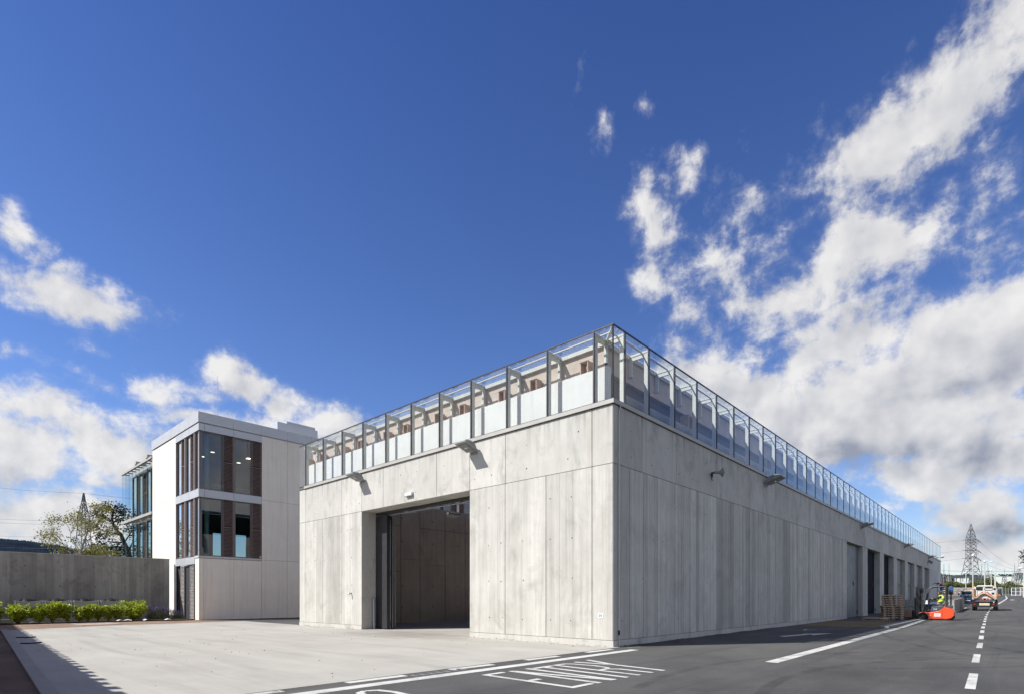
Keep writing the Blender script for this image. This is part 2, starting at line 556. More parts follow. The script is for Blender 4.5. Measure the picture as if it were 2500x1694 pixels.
def glass(name, tint=(0.93, 0.97, 0.96), ior=1.5, dark=0.0, k=1.0):
    """thin architectural glass: reflects by angle, otherwise lets the view through"""
    m, nt, p = new_mat(name)
    nt.nodes.remove(p)
    out = nt.nodes['Material Output']
    tr = nd(nt, 'ShaderNodeBsdfTransparent', {'Color': (*tint, 1)})
    gl = nd(nt, 'ShaderNodeBsdfGlossy', {'Color': (0.95, 0.97, 1.0, 1), 'Roughness': 0.01})
    geo = nt.nodes.new('ShaderNodeNewGeometry')
    fr = nd(nt, 'ShaderNodeFresnel', {'IOR': ior}).outputs[0]
    f = mth(nt, 'MULTIPLY', mth(nt, 'MULTIPLY_ADD', mth(nt, 'MULTIPLY_ADD', mth(nt, 'MULTIPLY', fr, fr), 1.4, fr), k, dark), mth(nt, 'SUBTRACT', 1.0, geo.outputs['Backfacing']), clamp=True)
    mx = nd(nt, 'ShaderNodeMixShader', {0: f, 1: tr.outputs[0], 2: gl.outputs[0]})
    nt.links.new(mx.outputs[0], out.inputs['Surface'])
    return m


def emit(name, col, st):
    m, nt, p = new_mat(name)
    p.inputs['Base Color'].default_value = (*col, 1)
    p.inputs['Emission Color'].default_value = (*col, 1)
    p.inputs['Emission Strength'].default_value = st
    return m


def ground_mat(name, lo, hi, speck=None, sc=1.0, bump=0.3, streak=None, rough=0.9, dist=0.01, grain=90):
    m, nt, p = new_mat(name)
    a = noise(nt, (0.35 * sc,) * 3, 8, 0.62)
    g = noise(nt, (grain, grain, grain), 3, 0.7)
    f = mth(nt, 'ADD', mth(nt, 'MULTIPLY', a, 0.62), mth(nt, 'MULTIPLY', g, 0.38))
    c = ramp(nt, f, [(0.34, lo), (0.66, hi)])
    if streak:
        s = noise(nt, streak, 6, 0.65, dist=0.5)
        c = mix(nt, mrange(nt, s, 0.50, 0.72, 0, 0.5), c, tuple(v * 0.72 for v in lo))
        c = mix(nt, mrange(nt, s, 0.46, 0.30, 0, 0.4), c, tuple(min(1, v * 1.12) for v in hi))
    if speck:
        k = noise(nt, (38, 38, 38), 1, 0.5)
        c = mix(nt, mrange(nt, k, speck[1], speck[1] + 0.03, 0, 0.9), c, speck[0])
    nt.links.new(c, p.inputs['Base Color'])
    p.inputs['Roughness'].default_value = rough
    p.inputs['Specular IOR Level'].default_value = 0.3
    b = nd(nt, 'ShaderNodeBump', {'Height': g, 'Strength': bump, 'Distance': dist})
    nt.links.new(b.outputs[0], p.inputs['Normal'])
    return m, nt, p, c


M = {}
M['conc_board'] = concrete('board_marked_concrete', (0.43, 0.415, 0.368), (0.59, 0.57, 0.515), 1.5, 0.42, 0.17)
M['conc_smooth'] = concrete('smooth_concrete', (0.455, 0.44, 0.395), (0.585, 0.565, 0.515), 0.2, 0.7, streaks=(5.6, 7.0))
M['conc_office'] = concrete('pale_precast_concrete', (0.76, 0.70, 0.60), (0.85, 0.79, 0.69), 0.4, 0.06)
M['conc_garden'] = concrete('weathered_wall_concrete', (0.30, 0.28, 0.24), (0.44, 0.415, 0.365), 1.7, 0.7, 0.3)
M['conc_white'] = concrete('whitish_concrete', (0.50, 0.495, 0.47), (0.62, 0.61, 0.58), 0.2, 0.15)
M['conc_upstand'] = concrete('white_upstand_concrete', (0.62, 0.62, 0.60), (0.72, 0.72, 0.70), 0.15, 0.12)
M['conc_hall'] = concrete('hall_wall_concrete', (0.46, 0.405, 0.375), (0.60, 0.53, 0.49), 0.6, 0.4)
M['gap'] = plain('joint_shadow_gap', (0.02, 0.019, 0.018), 0.9)
M['hole'] = plain('tie_hole_plug', (0.05, 0.045, 0.04), 0.9)
M['coping'] = plain('grey_coping_metal', (0.42, 0.40, 0.36), 0.55, 0.0, 0.08, 1.5)
M['pink'] = None
M['steel'] = plain('pale_painted_steel', (0.56, 0.56, 0.51), 0.45, 0.0, 0.06)
M['dark_metal'] = plain('dark_mullion_metal', (0.035, 0.035, 0.038), 0.45, 0.0)
M['duct'] = plain('galvanised_duct', (0.15, 0.155, 0.155), 0.45, 0.3, 0.1)
M['timber'] = plain('brown_timber_lining', (0.42, 0.28, 0.20), 0.65, 0, 0.25, 6)
M['lining'] = plain('dark_inner_lining', (0.075, 0.068, 0.066), 0.8)
M['glass'] = glass('clear_facade_glass', (0.975, 0.983, 0.978), dark=0.01, k=0.85)
M['glass_roof'] = glass('clear_roof_glass', (0.965, 0.98, 0.978), dark=0.05)
M['glass_office'] = glass('dark_office_glass', (0.60, 0.72, 0.72), 1.5, 0.02, 2.3)
M['glass_coated'] = glass('sky_reflecting_office_glass', (0.5, 0.6, 0.6), 1.5, 0.2, 2.6)
M['glass_fin'] = glass('green_edged_fin_glass', (0.93, 0.965, 0.962), 1.4)
M['door_metal'] = plain('brushed_grey_door_metal', (0.15, 0.15, 0.155), 0.5, 0.3, 0.03, 0.6)
M['black'] = plain('black_plastic', (0.012, 0.012, 0.013), 0.5)
M['rubber'] = plain('black_tyre_rubber', (0.018, 0.017, 0.016), 0.85, 0, 0.2)
M['white_paint'] = plain('white_paint', (0.74, 0.74, 0.72), 0.4, 0, 0.05, 2)
M['galv'] = plain('galvanised_steel', (0.42, 0.44, 0.46), 0.4, 0.55, 0.15, 9)
M['lamp_grey'] = plain('grey_lamp_casing', (0.24, 0.25, 0.25), 0.45, 0.0, 0.1)
M['lamp_glass'] = plain('floodlight_glass', (0.10, 0.105, 0.09), 0.08, 0.0, 0.3, 6)
M['panel_grey'] = plain('pale_grey_fascia_panel', (0.52, 0.53, 0.54), 0.4, 0.2, 0.04, 0.8)
M['louvre'] = plain('brown_louvre_timber', (0.20, 0.135, 0.115), 0.6, 0, 0.2, 4)
M['louvre_pale'] = plain('greyed_louvre_timber', (0.34, 0.30, 0.275), 0.6, 0, 0.2, 4)
M['frame_brown'] = plain('grey_brown_window_frame', (0.17, 0.145, 0.135), 0.5, 0, 0.08)
M['interior'] = plain('office_interior_wall', (0.20, 0.25, 0.25), 0.8)
M['interior_dark'] = plain('office_interior_dark', (0.03, 0.034, 0.036), 0.8)
M['col_blue'] = plain('pale_blue_column', (0.42, 0.50, 0.52), 0.5)


def pink_mat():
    m, nt, p = new_mat('pinkish_brick_wall')
    tc = nt.nodes.new('ShaderNodeTexCoord')
    n = noise(nt, (3, 3, 3), 6, 0.6)
    st = noise(nt, (1.2, 1.2, 16), 3, 0.6)
    c = ramp(nt, mth(nt, 'ADD', mth(nt, 'MULTIPLY', n, 0.55), mth(nt, 'MULTIPLY', st, 0.45)), [(0.35, (0.44, 0.36, 0.30)), (0.65, (0.58, 0.49, 0.42))])
    nt.links.new(c, p.inputs['Base Color'])
    p.inputs['Roughness'].default_value = 0.85
    return m


M['pink'] = pink_mat()


def line_mat():
    m, nt, p = new_mat('worn_white_road_paint')
    a = noise(nt, (1.6, 1.6, 1.6), 6, 0.7)
    b = noise(nt, (55, 55, 55), 4, 0.7)
    f = mth(nt, 'ADD', mth(nt, 'MULTIPLY', a, 0.5), mth(nt, 'MULTIPLY', b, 0.5))
    c = ramp(nt, f, [(0.38, (0.14, 0.135, 0.125)), (0.455, (0.46, 0.45, 0.41)), (0.62, (0.60, 0.59, 0.55))])
    nt.links.new(c, p.inputs['Base Color'])
    p.inputs['Roughness'].default_value = 0.75
    return m


M['line'] = line_mat()
M['yellow'] = plain('worn_yellow_road_paint', (0.48, 0.30, 0.05), 0.8, 0, 0.35, 12)
M['ghost'] = plain('scrubbed_out_road_paint', (0.15, 0.15, 0.15), 0.85, 0, 0.5, 14)

# ---------------------------------------------------------------- ground, road, markings
def sheet(name, xs, ys, dz, mat, label, kind='structure'):
    """a ground sheet that follows the terrain, dz above it"""
    b = MB()
    vs = [(x, y, gz(x) + dz) for y in ys for x in xs]
    n = len(xs)
    fs = [(j * n + i, j * n + i + 1, (j + 1) * n + i + 1, (j + 1) * n + i) for j in range(len(ys) - 1) for i in range(n - 1)]
    b.add(vs, fs)
    o = b.build(name, mat, fix=False)
    return tag(o, label, None, None, kind)


def poly_sheet(name, pts, z, mat, label, kind='structure', cat=None, thick=0):
    b = MB()
    if thick:
        b.prism(pts, 'z', z - thick, z)
    else:
        b.add([(p[0], p[1], z) for p in pts], [tuple(range(len(pts)))])
    o = b.build(name, mat)
    return tag(o, label, cat, None, kind)


asph, nt_, p_, c_ = ground_mat('asphalt', (0.045, 0.044, 0.042), (0.092, 0.089, 0.084), ((0.36, 0.34, 0.31), 0.725), 1.0, 0.5, (0.12, 0.9, 1), 0.88, 0.008, 70)
dust = noise(nt_, (0.11, 0.22, 1), 6, 0.6, dist=0.8)
c_ = mix(nt_, mrange(nt_, dust, 0.45, 0.72, 0, 0.6), c_, (0.125, 0.118, 0.106))
trk = noise(nt_, (0.03, 1.3, 1), 4, 0.6)
c_ = mix(nt_, mrange(nt_, trk, 0.54, 0.72, 0, 0.55), c_, (0.034, 0.033, 0.032))
oil = noise(nt_, (0.5, 0.5, 1), 3, 0.5)
c_ = mix(nt_, mrange(nt_, oil, 0.68, 0.76, 0, 0.5), c_, (0.025, 0.024, 0.023))
nt_.links.new(c_, p_.inputs['Base Color'])
apron_m, nt_, p_, c_ = ground_mat('brushed_concrete_slab', (0.315, 0.295, 0.255), (0.405, 0.385, 0.335), ((0.07, 0.065, 0.06), 0.765), 1.2, 0.15, (1.5, 0.16, 1), 0.8, 0.004, 45)
# tyre-dark, reddish patch where lorries turn in at the gateway
tcx = nt_.nodes.new('ShaderNodeTexCoord')
dm = nd(nt_, 'ShaderNodeMapping', {'Vector': tcx.outputs['Object'], 'Location': (-0.6, 9.0, 0), 'Scale': (2.4, 4.6, 1)}, vector_type='TEXTURE')
dl = nd(nt_, 'ShaderNodeVectorMath', {0: dm.outputs[0]}, operation='LENGTH').outputs['Value']
dn = noise(nt_, (0.9, 1.6, 1), 6, 0.65)
df = mrange(nt_, mth(nt_, 'ADD', mth(nt_, 'SUBTRACT', 1.0, dl), mth(nt_, 'MULTIPLY', mth(nt_, 'SUBTRACT', dn, 0.5), 1.6)), 0.1, 1.1, 0, 0.55)
nt_.links.new(mix(nt_, df, c_, (0.125, 0.094, 0.078)), p_.inputs['Base Color'])
gravel_m, _, _, _ = ground_mat('brown_gravel', (0.16, 0.105, 0.07), (0.30, 0.21, 0.15), ((0.45, 0.40, 0.34), 0.70), 1.5, 0.9, None, 0.95, 0.02, 60)
mulch_m, _, _, _ = ground_mat('dark_bark_mulch', (0.022, 0.013, 0.010), (0.075, 0.045, 0.034), ((0.20, 0.15, 0.11), 0.74), 1.5, 1.0, None, 0.95, 0.03, 34)
bark_m, _, _, _ = ground_mat('brown_bark_chips', (0.085, 0.055, 0.04), (0.24, 0.165, 0.12), ((0.42, 0.36, 0.3), 0.74), 1.5, 1.0, None, 0.95, 0.03, 40)
kerb_m, _, _, _ = ground_mat('pale_kerb_concrete', (0.25, 0.24, 0.215), (0.33, 0.315, 0.285), None, 2.0, 0.2, None, 0.85, 0.004, 60)
grass_m, _, _, _ = ground_mat('rough_grass', (0.035, 0.05, 0.018), (0.075, 0.085, 0.035), None, 1.0, 0.8, None, 0.95, 0.05, 8)

gx = [-4000, -400, -60, 20] + [24 + 4 * i for i in range(39)] + [260, 600, 5000]
sheet('ground', gx, [-4000, -60, -20, 0, 40, 4000], 0.0, asph, 'dark asphalt yard and road surface in front of the depot')
sheet('field', [182, 260, 420, 900], [-400, 0, 400], 0.03, grass_m, 'rough grass field beyond the stone boundary wall')

poly_sheet('apron', [(0.12, -0.16), (-12.3, -0.2), (-12.15, 1.9), (-10.85, 23.8), (-7.0, 25.4), (-3.2, 25.85), (0.1, 26.2), (0.12, 18.9), (1.2, 13.0), (16.5, 13.0), (16.5, 0.9), (1.2, 0.9)][:0] or
           [(0.12, -0.16), (-12.3, -0.2), (-12.05, 1.9), (-10.75, 23.8), (-7.0, 25.4), (-3.2, 25.85), (0.1, 26.2)], 0.004, apron_m, 'pale brushed concrete apron in front of the open gateway')
poly_sheet('hall_floor', [(0.13, 0.9), (0.13, 17.0), (24.0, 17.0), (24.0, 0.9)], 0.004, apron_m, 'concrete floor inside the gateway hall')
poly_sheet('gravel_strip', [(-14.4, 23.6), (-10.8, 23.85), (-7.0, 25.44), (-3.2, 25.89), (0.1, 26.24), (-1.2, 29.15), (-1.45, 30.2), (-14.4, 30.6)], 0.006, gravel_m, 'brown gravel strip between the apron and the planting bed')
poly_sheet('planting_bed', [(-14.4, 30.0), (-9.9, 30.2), (-7.1, 30.5), (-4.5, 30.2), (-2.4, 29.3), (-1.5, 29.9), (-1.5, 33.95), (-14.4, 33.95)], 0.05, mulch_m, 'dark bark mulch bed along the garden wall', thick=0.1)
poly_sheet('bark_border', [(-14.9, -6), (-12.6, -6), (-12.27, 1.9), (-10.97, 23.7), (-13.4, 23.7)], 0.02, bark_m, 'dark brown bark border beside the kerb', thick=0.06)
b = MB()
kp = [(-12.63, -6), (-12.27, 1.9), (-10.97, 23.8)]
for (a, c) in zip(kp[:-1], kp[1:]):
    L = (Vector(c) - Vector(a)).length
    n = int(L / 0.92)
    for i in range(n):
        p = Vector(a).lerp(Vector(c), i / n)
        q = Vector(a).lerp(Vector(c), (i + 0.992) / n)
        b.tone = random.random()
        b.prism([(p.x, p.y), (p.x + 0.21, p.y), (q.x + 0.21, q.y), (q.x, q.y)], 'z', -0.05, 0.055)
tag(b.build('kerb', kerb_m, bevel=0.008), 'pale concrete kerb edging between the bark border and the apron', None, None, 'structure')


def mark(name, quads, mat, label, dz=0.004):
    b = MB()
    for q in quads:
        # split long pieces so that they follow the climbing road
        n = max(1, int(abs(q[2][0] - q[0][0]) / 3)) if len(q) == 4 else 1
        if n > 1 and min(p[0] for p in q) > 18:
            A, B, C, D = [Vector((*p, 0)) for p in q]
            for i in range(n):
                s, t = i / n, (i + 1) / n
                pp = [A.lerp(B, s), A.lerp(B, t), D.lerp(C, t), D.lerp(C, s)]
                b.add([(p.x, p.y, gz(p.x) + dz) for p in pp], [(0, 1, 2, 3)])
        else:
            b.add([(p[0], p[1], gz(p[0]) + dz) for p in q], [tuple(range(len(q)))])
    return tag(b.build(name, mat), label, 'road marking', None, 'structure')


def strip(pts, w):
    """polyline -> quads of width w, mitred"""
    out, P = [], [Vector(p) for p in pts]
    nrm = []
    for i in range(len(P)):
        d0 = (P[i] - P[i - 1]).normalized() if i else None
        d1 = (P[i + 1] - P[i]).normalized() if i < len(P) - 1 else None
        d = ((d0 or d1) + (d1 or d0)).normalized()
        n = Vector((-d.y, d.x))
        k = 1.0
        if d0 and d1:
            k = 1 / max(0.5, n.dot(Vector((-d0.y, d0.x))))
        nrm.append(n * (w / 2 * k))
    for i in range(len(P) - 1):
        out.append([tuple(P[i] - nrm[i]), tuple(P[i + 1] - nrm[i + 1]), tuple(P[i + 1] + nrm[i + 1]), tuple(P[i] + nrm[i])])
    return out


# give-way line and its dashes along the apron
mark('stop_line', [[(-13.8, -0.92), (-0.28, -1.0), (-0.28, -0.74), (-13.8, -0.64)]], M['line'], 'long white stop line along the edge of the apron')
for i, x in enumerate((-8.66, -6.41, -4.16, -1.78, -10.91, -13.1)):
    mark('give_way_dash', [[(x, -0.42), (x + 1.17, -0.44), (x + 1.17, -0.245), (x, -0.225)]], M['line'], 'short white dash beside the white stop line')
mark('give_way_dash', [[(0.0, -0.46), (0.62, -0.6), (0.66, -0.5), (0.02, -0.36)]], M['ghost'], 'scrubbed out white dash at the corner of the depot')
gq = []
for i in range(7):
    x = -7.45 + i * 0.19
    gq.append([(x, -0.58), (x + 0.11, -0.6), (x + 0.12, -0.36), (x + 0.02, -0.36)])
mark('scrubbed_lettering', gq, M['ghost'], 'scrubbed out grey lettering beside the white stop line')
for q in ():
    pass


def road_letters():
    t, bt = -1.30, -3.43
    w = 0.115
    hw = 0.11   # strokes lie longer along the road than across, so cross bars are about as deep
    L = {}
    L['E'] = [strip([(-5.97, -1.36), (-6.47, -1.36), (-6.52, -3.36), (-5.99, -3.36)], w), strip([(-6.46, -2.40), (-6.17, -2.40)], 0.125)]
    L['N'] = [strip([(-5.84, -3.42), (-5.76, -1.33)], 0.125)[:1], strip([(-5.74, -1.40), (-5.42, -3.40)], 0.125), strip([(-5.38, -3.42), (-5.29, -1.33)], 0.125)]
    L['T'] = [strip([(-5.18, -1.415), (-4.58, -1.415)], 0.115), strip([(-4.87, -1.40), (-4.985, -3.43)], 0.125)]
    L['R'] = [strip([(-4.57, -3.44), (-4.46, -1.41), (-4.16, -1.42), (-4.03, -1.60), (-3.97, -2.05), (-4.07, -2.40), (-4.20, -2.52), (-4.46, -2.52)], 0.11), strip([(-4.24, -2.54), (-4.10, -2.72), (-4.13, -3.46)], 0.115)]
    L['Y'] = [strip([(-3.72, -1.36), (-3.56, -2.22)], 0.125), strip([(-3.20, -1.34), (-3.55, -2.22)], 0.125), strip([(-3.56, -2.16), (-3.71, -3.48)], 0.125)]
    o = [(-8.90, -1.25), (-9.05, -1.34), (-9.14, -1.65), (-9.20, -2.95), (-9.12, -3.28), (-8.97, -3.38), (-8.82, -3.28), (-8.73, -2.95), (-8.66, -1.65), (-8.74, -1.34), (-8.90, -1.25)]
    L['O'] = [strip(o, 0.115)]
    L['NN'] = [strip([(-9.93, -3.4), (-9.86, -1.3)], 0.125), strip([(-9.86, -1.36), (-9.54, -3.36)], 0.125), strip([(-9.50, -3.4), (-9.42, -1.3)], 0.125)]
    for k, parts in L.items():
        qs = []
        for j, p in enumerate(parts):
            qs += [[(x, y) for (x, y) in q] for q in p]
        b = MB()
        for j, q in enumerate(qs):
            b.add([(p[0], p[1], 0.004 + 0.0012 * (j % 3)) for p in q], [(0, 1, 2, 3)])
        tag(b.build('road_letter', M['line']), 'white painted road letter %s on the asphalt' % k[0], 'road marking', 'NO ENTRY road lettering', 'structure')


road_letters()
# lane arrow and bar in the shade of the long wall
mark('lane_arrow', [[(7.78, -2.30), (10.05, -2.72), (10.05, -2.40), (8.05, -2.05)], [(9.43, -2.86), (11.2, -3.13), (10.2, -2.25)]], M['line'], 'white lane arrow in the shade of the long wall')
mark('lane_bar', [[(12.71, -1.62), (13.42, -1.5), (13.45, -1.95), (13.36, -2.04), (13.25, -1.66), (12.78, -1.74)]], M['line'], 'short white painted bar in the shade of the long wall')
mark('edge_line', [[(-0.9, -4.68), (17.3, -4.60), (17.3, -4.30), (-0.86, -4.41)]], M['line'], 'long solid white edge line beside the loading bay')
mark('edge_line', [[(17.9, -4.58), (30.2, -4.30), (30.2, -4.06), (17.9, -4.33)]], M['line'], 'solid white edge line running up to the forklift')
mark('edge_line', [[(38, -4.75), (62, -4.62), (62, -4.50), (38, -4.62)]], M['line'], 'thin white edge line beyond the forklift')
for i in range(8):
    x0 = 17.7 + i * 0.95
    mark('hatch_line', [[(x0 + 0.12 * i, -3.62), (x0 + 0.25 + 0.12 * i, -3.62), (x0 + 0.35, -0.25), (x0 + 0.1, -0.25)]], M['yellow'], 'thin yellow hatch line in the loading bay')
mark('hatch_border', [[(17.9, -3.86), (23.2, -3.66), (23.2, -3.54), (17.9, -3.70)]], M['yellow'], 'yellow border line of the hatched loading bay')
# low kerb island beside the loading bay
b = MB()
for i in range(14):
    x0, x1 = 17.6 + i * 0.92, 17.6 + i * 0.92 + 0.91
    b.prism([(x0, -4.05), (x1, -4.03), (x1, -3.62), (x0, -3.68)], 'z', -0.05, 0.075)
tag(b.build('loading_kerb', kerb_m, bevel=0.01), 'low pale kerb beside the hatched loading bay', None, None, 'structure')
# centre line: dashes that swing left as the road climbs
cl = [(-6.7, -8.03), (-2.5, -7.95), (2.1, -7.82), (6.7, -7.71), (11.1, -7.59), (15.6, -7.46), (19.9, -7.34), (24.1, -7.24), (28.6, -7.12), (32.6, -7.02), (36.6, -6.93), (41.0, -6.84), (45.6, -6.76), (50.5, -6.70), (56.4, -6.63), (62.8, -6.60), (69.5, -6.64)]
for i, (x, y) in enumerate(cl):
    if i == 0:
        continue
    dy = (cl[min(i + 1, len(cl) - 1)][1] - cl[i - 1][1]) / max(1, cl[min(i + 1, len(cl) - 1)][0] - cl[i - 1][0]) * 2.3
    w = 0.065
    mark('centre_dash', [[(x, y - w), (x + 2.3, y + dy - w), (x + 2.3, y + dy + w), (x, y + w)]], M['line'], 'white centre line dash on the access road')
cc = [(74, -6.7), (82, -6.82), (92, -6.95), (104, -7.1), (118, -7.25), (130, -7.1), (140, -6.9), (150, -6.75)]
mark('centre_line', [[(a[0], a[1] - 0.1), (c[0], c[1] - 0.1), (c[0], c[1] + 0.1), (a[0], a[1] + 0.1)] for a, c in zip(cc[:-1], cc[1:])], M['line'], 'solid white centre line where the road climbs to the gate')
mark('road_stud_mark', [[(104, -8.0), (106.5, -8.35), (109, -8.0), (106.5, -7.65)]], M['line'], 'small white diamond on the climbing road')
for (x, y, w) in ((58, -3.6, .9), (62, -4.1, 1.0), (88, -1.6, 1.6), (100, -0.6, 2.2), (112, 0.2, 2.4), (118, -2.2, 2.6)):
    mark('bay_mark', [[(x, y - 0.12), (x + 4.0, y + w - 0.12), (x + 4.0, y + w + 0.12), (x, y + 0.12)]], M['line'], 'white parking bay line behind the forklift')
b = MB()
for i in range(24):
    x0, x1 = 84 + i * 3, 87 + i * 3
    b.add([(x0, -9.6, gz(x0)), (x1, -9.6, gz(x1)), (x1, -9.6, gz(x1) + .12), (x0, -9.6, gz(x0) + .12), (x0, -14, gz(x0) + .12), (x1, -14, gz(x1) + .12)], [(0, 1, 2, 3), (3, 2, 5, 4)])
tag(b.build('pavement', kerb_m), 'pale concrete pavement along the far side of the road', None, None, 'structure')
# gully frame in the gravel
t = empty('drain_cover', (-6.9, 27.8, 0), 'flush rectangular drain cover with a pale frame in the gravel', 'drain cover')
b = MB()
for (x0, x1, y0, y1) in ((-7.75, -6.05, 26.4, 26.62), (-7.75, -6.05, 29.0, 29.22), (-7.75, -7.55, 26.62, 29.0), (-6.25, -6.05, 26.62, 29.0)):
    b.box(x0, x1, y0, y1, -0.02, 0.03)
b.build('frame', kerb_m, t)
MB().box(-7.55, -6.25, 26.62, 29.0, -0.02, 0.018).build('lid', M['timber'], t)
# black rubber strips lying on the shaded apron
for (x, y, L, a) in ((-11.05, 17.25, 0.46, 0.05), (-11.25, 13.85, 0.44, 0.12)):
    b = MB()
    pts = [(x + L * k / 8, y + 0.16 * math.sin(k * 0.7 + a * 20), 0.022) for k in range(9)]
    for p, q in zip(pts[:-1], pts[1:]):
        b.beam(p, q, 0.12, 0.03)
    tag(b.build('rubber_strip', M['black']), 'thin black rubber strip lying on the shaded apron, %s' % ('nearer the planting bed' if y > 15 else 'further from the planting bed'), 'rubber strip')
# small stones and crumbs of dirt on the apron
rq = random.Random(8)
b = MB()
for i in range(150):
    if i < 70:
        x, y = rq.uniform(-12, -0.3), rq.uniform(0.2, 17)
    else:
        x, y = -0.06 - abs(rq.gauss(0, .25)), rq.choice((rq.uniform(0.1, 5.9), rq.uniform(13.1, 18.7)))
    r = rq.uniform(.005, .014)
    b.cbox((x, y, .004 + r * .4), (r * rq.uniform(1, 2.4), r * rq.uniform(1, 2), r), (0, 0, rq.uniform(0, 3)))
tag(b.build('debris', plain('dark_grit', (.07, .06, .05), .9)), 'scattered grit and small stones on the concrete apron', None, None, 'stuff')


# faint tyre marks: worn rubber, broken up by noise
def tyre_mat(name, col, amt):
    m, nt, p = new_mat(name)
    p.inputs['Base Color'].default_value = (*col, 1)
    p.inputs['Roughness'].default_value = .9
    tr = nt.nodes.new('ShaderNodeBsdfTransparent')
    n = noise(nt, (1.2, 1.2, 1), 5, .7)
    mx = nd(nt, 'ShaderNodeMixShader', {0: mrange(nt, n, .38, .68, 0, amt), 1: tr.outputs[0], 2: p.outputs[0]})
    nt.links.new(mx.outputs[0], nt.nodes['Material Output'].inputs['Surface'])
    return m


M['tyre_asph'] = tyre_mat('rubber_on_asphalt', (0.035, 0.035, 0.034), .3)


def arc(cx, cy, r, a0, a1, w, mat, z, lab):
    pts = [(cx + r * math.cos(R(a0 + (a1 - a0) * i / 24)), cy + r * math.sin(R(a0 + (a1 - a0) * i / 24))) for i in range(25)]
    b = MB()
    for q in strip(pts, w):
        b.add([(p[0], p[1], z) for p in q], [(0, 1, 2, 3)])
    tag(b.build('tyre_mark', mat), lab, None, None, 'structure')


for k in (0, 1.75):
    arc(-3.0, -15.0, 9.5 + k, 20, 105, .2, M['tyre_asph'], .0062, 'faint curved tyre mark on the asphalt')
    arc(9.0, 2.0, 11.0 + k, 215, 300, .18, M['tyre_asph'], .0066, 'faint curved tyre mark on the asphalt')
    arc(20, -40, 34.5 + k, 60, 118, .22, M['tyre_asph'], .0058, 'long faint tyre mark along the road')

# ---------------------------------------------------------------- the concrete depot
H_C, H_G0, H_G1 = 6.95, 7.10, 9.21
LX, LY = 92.38, 18.82
depot = empty('depot_building', (0, 0, 0), 'long low board marked concrete depot with a glazed band running round its top', 'building')
JOINT = 5.265


def panels(b, axis, spans, z0, z1, depth=0.035, gap=0.024, boards=True, rnd=random):
    """flush facade panels with narrow open joints; axis 'x' = wall plane x=0 (spans along y), 'y' = plane y=0"""
    for (a, c) in spans:
        a2, c2 = a + gap / 2, c - gap / 2
        cuts = [a2]
        while boards and cuts[-1] < c2 - 0.5:
            cuts.append(cuts[-1] + rnd.choice((0.12, 0.16, 0.2, 0.3, 0.45, 0.6)))
        cuts = [q for q in cuts if q < c2 - 0.1] + [c2]
        base = rnd.uniform(0.15, 0.85)
        for p, q in zip(cuts[:-1], cuts[1:]):
            b.tone = base + rnd.uniform(-0.3, 0.3) * ((1.7 if axis == 'y' else 1.1) if boards else 0.3)
            strips = [(p, q, b.tone)]
            if boards and q < c2 - .01 and rnd.random() < (0.45 if axis == 'y' else 0.3):
                e = rnd.uniform(.008, .018) * (1.5 if axis == 'y' else 1)      # dark bleed line left by the gap between two form boards
                strips = [(p, q - e, b.tone), (q - e, q, rnd.uniform(-1.3, -.3))]
            for (p_, q_, tn) in strips:
                b.tone = tn
                if axis == 'x':
                    b.add([(0, p_, z0), (0, q_, z0), (0, q_, z1), (0, p_, z1)], [(0, 1, 2, 3)])
                else:
                    b.add([(p_, 0, z0), (q_, 0, z0), (q_, 0, z1), (p_, 0, z1)], [(0, 1, 2, 3)])
        b.tone = 0.4
        if axis == 'x':
            b.add([(0, a2, z0), (0, c2, z0), (0, c2, z1), (0, a2, z1), (depth, a2, z0), (depth, c2, z0), (depth, c2, z1), (depth, a2, z1)],
                  [(0, 1, 5, 4), (1, 2, 6, 5), (2, 3, 7, 6), (3, 0, 4, 7)])
        else:
            b.add([(a2, 0, z0), (c2, 0, z0), (c2, 0, z1), (a2, 0, z1), (a2, depth, z0), (c2, depth, z0), (c2, depth, z1), (a2, depth, z1)],
                  [(0, 1, 5, 4), (1, 2, 6, 5), (2, 3, 7, 6), (3, 0, 4, 7)])


def seg(a, c, cuts):
    pts = [a] + [q for q in cuts if a + 0.05 < q < c - 0.05] + [c]
    return list(zip(pts[:-1], pts[1:]))


rw = random.Random(3)
OPEN = [(29.39 + 7.1 * k, 34.6 + 7.1 * k) for k in range(7)]
GATE = (5.97, 13.0)
front = MB()
front.mi = 0
ycuts = [0.72, 2.46, 4.23, 5.97, 7.72, 9.5, 11.34, 13.0, 14.67, 16.43, 18.17]
yup = [0.72, 4.22, 7.81, 11.35, 14.68, 18.17]
panels(front, 'x', seg(0.004, GATE[0], ycuts), 0.192, JOINT - 0.008, rnd=rw)
panels(front, 'x', seg(GATE[1], LY, ycuts), 0.192, JOINT - 0.008, rnd=rw)
front.mi = 1
panels(front, 'x', seg(0.004, GATE[0], yup) + seg(GATE[0], GATE[1], yup) + seg(GATE[1], LY, yup), JOINT + 0.008, H_C, boards=False, rnd=rw)
xcuts = [0.9, 1.75, 3.86] + [3.86 + 1.1667 * k for k in range(1, 80)]
xup = [1.65, 3.95] + [7.39 + 3.51 * k for k in range(0, 26)]
front.mi = 0
prev = 0.004
for (a, c) in OPEN:
    panels(front, 'y', seg(prev, a, xcuts if prev < 1 else []), 0.192, JOINT - 0.008, rnd=rw)
    prev = c
panels(front, 'y', seg(prev, 78.0, []), 0.192, JOINT - 0.008, rnd=rw)
front.mi = 1
panels(front, 'y', seg(0.004, 78.0, xup), JOINT + 0.008, H_C, boards=False, rnd=rw)
front.mi = 3
panels(front, 'y', seg(78.0, LX, [83.1, 88.2]), JOINT + 0.008, H_C, boards=False, rnd=rw)
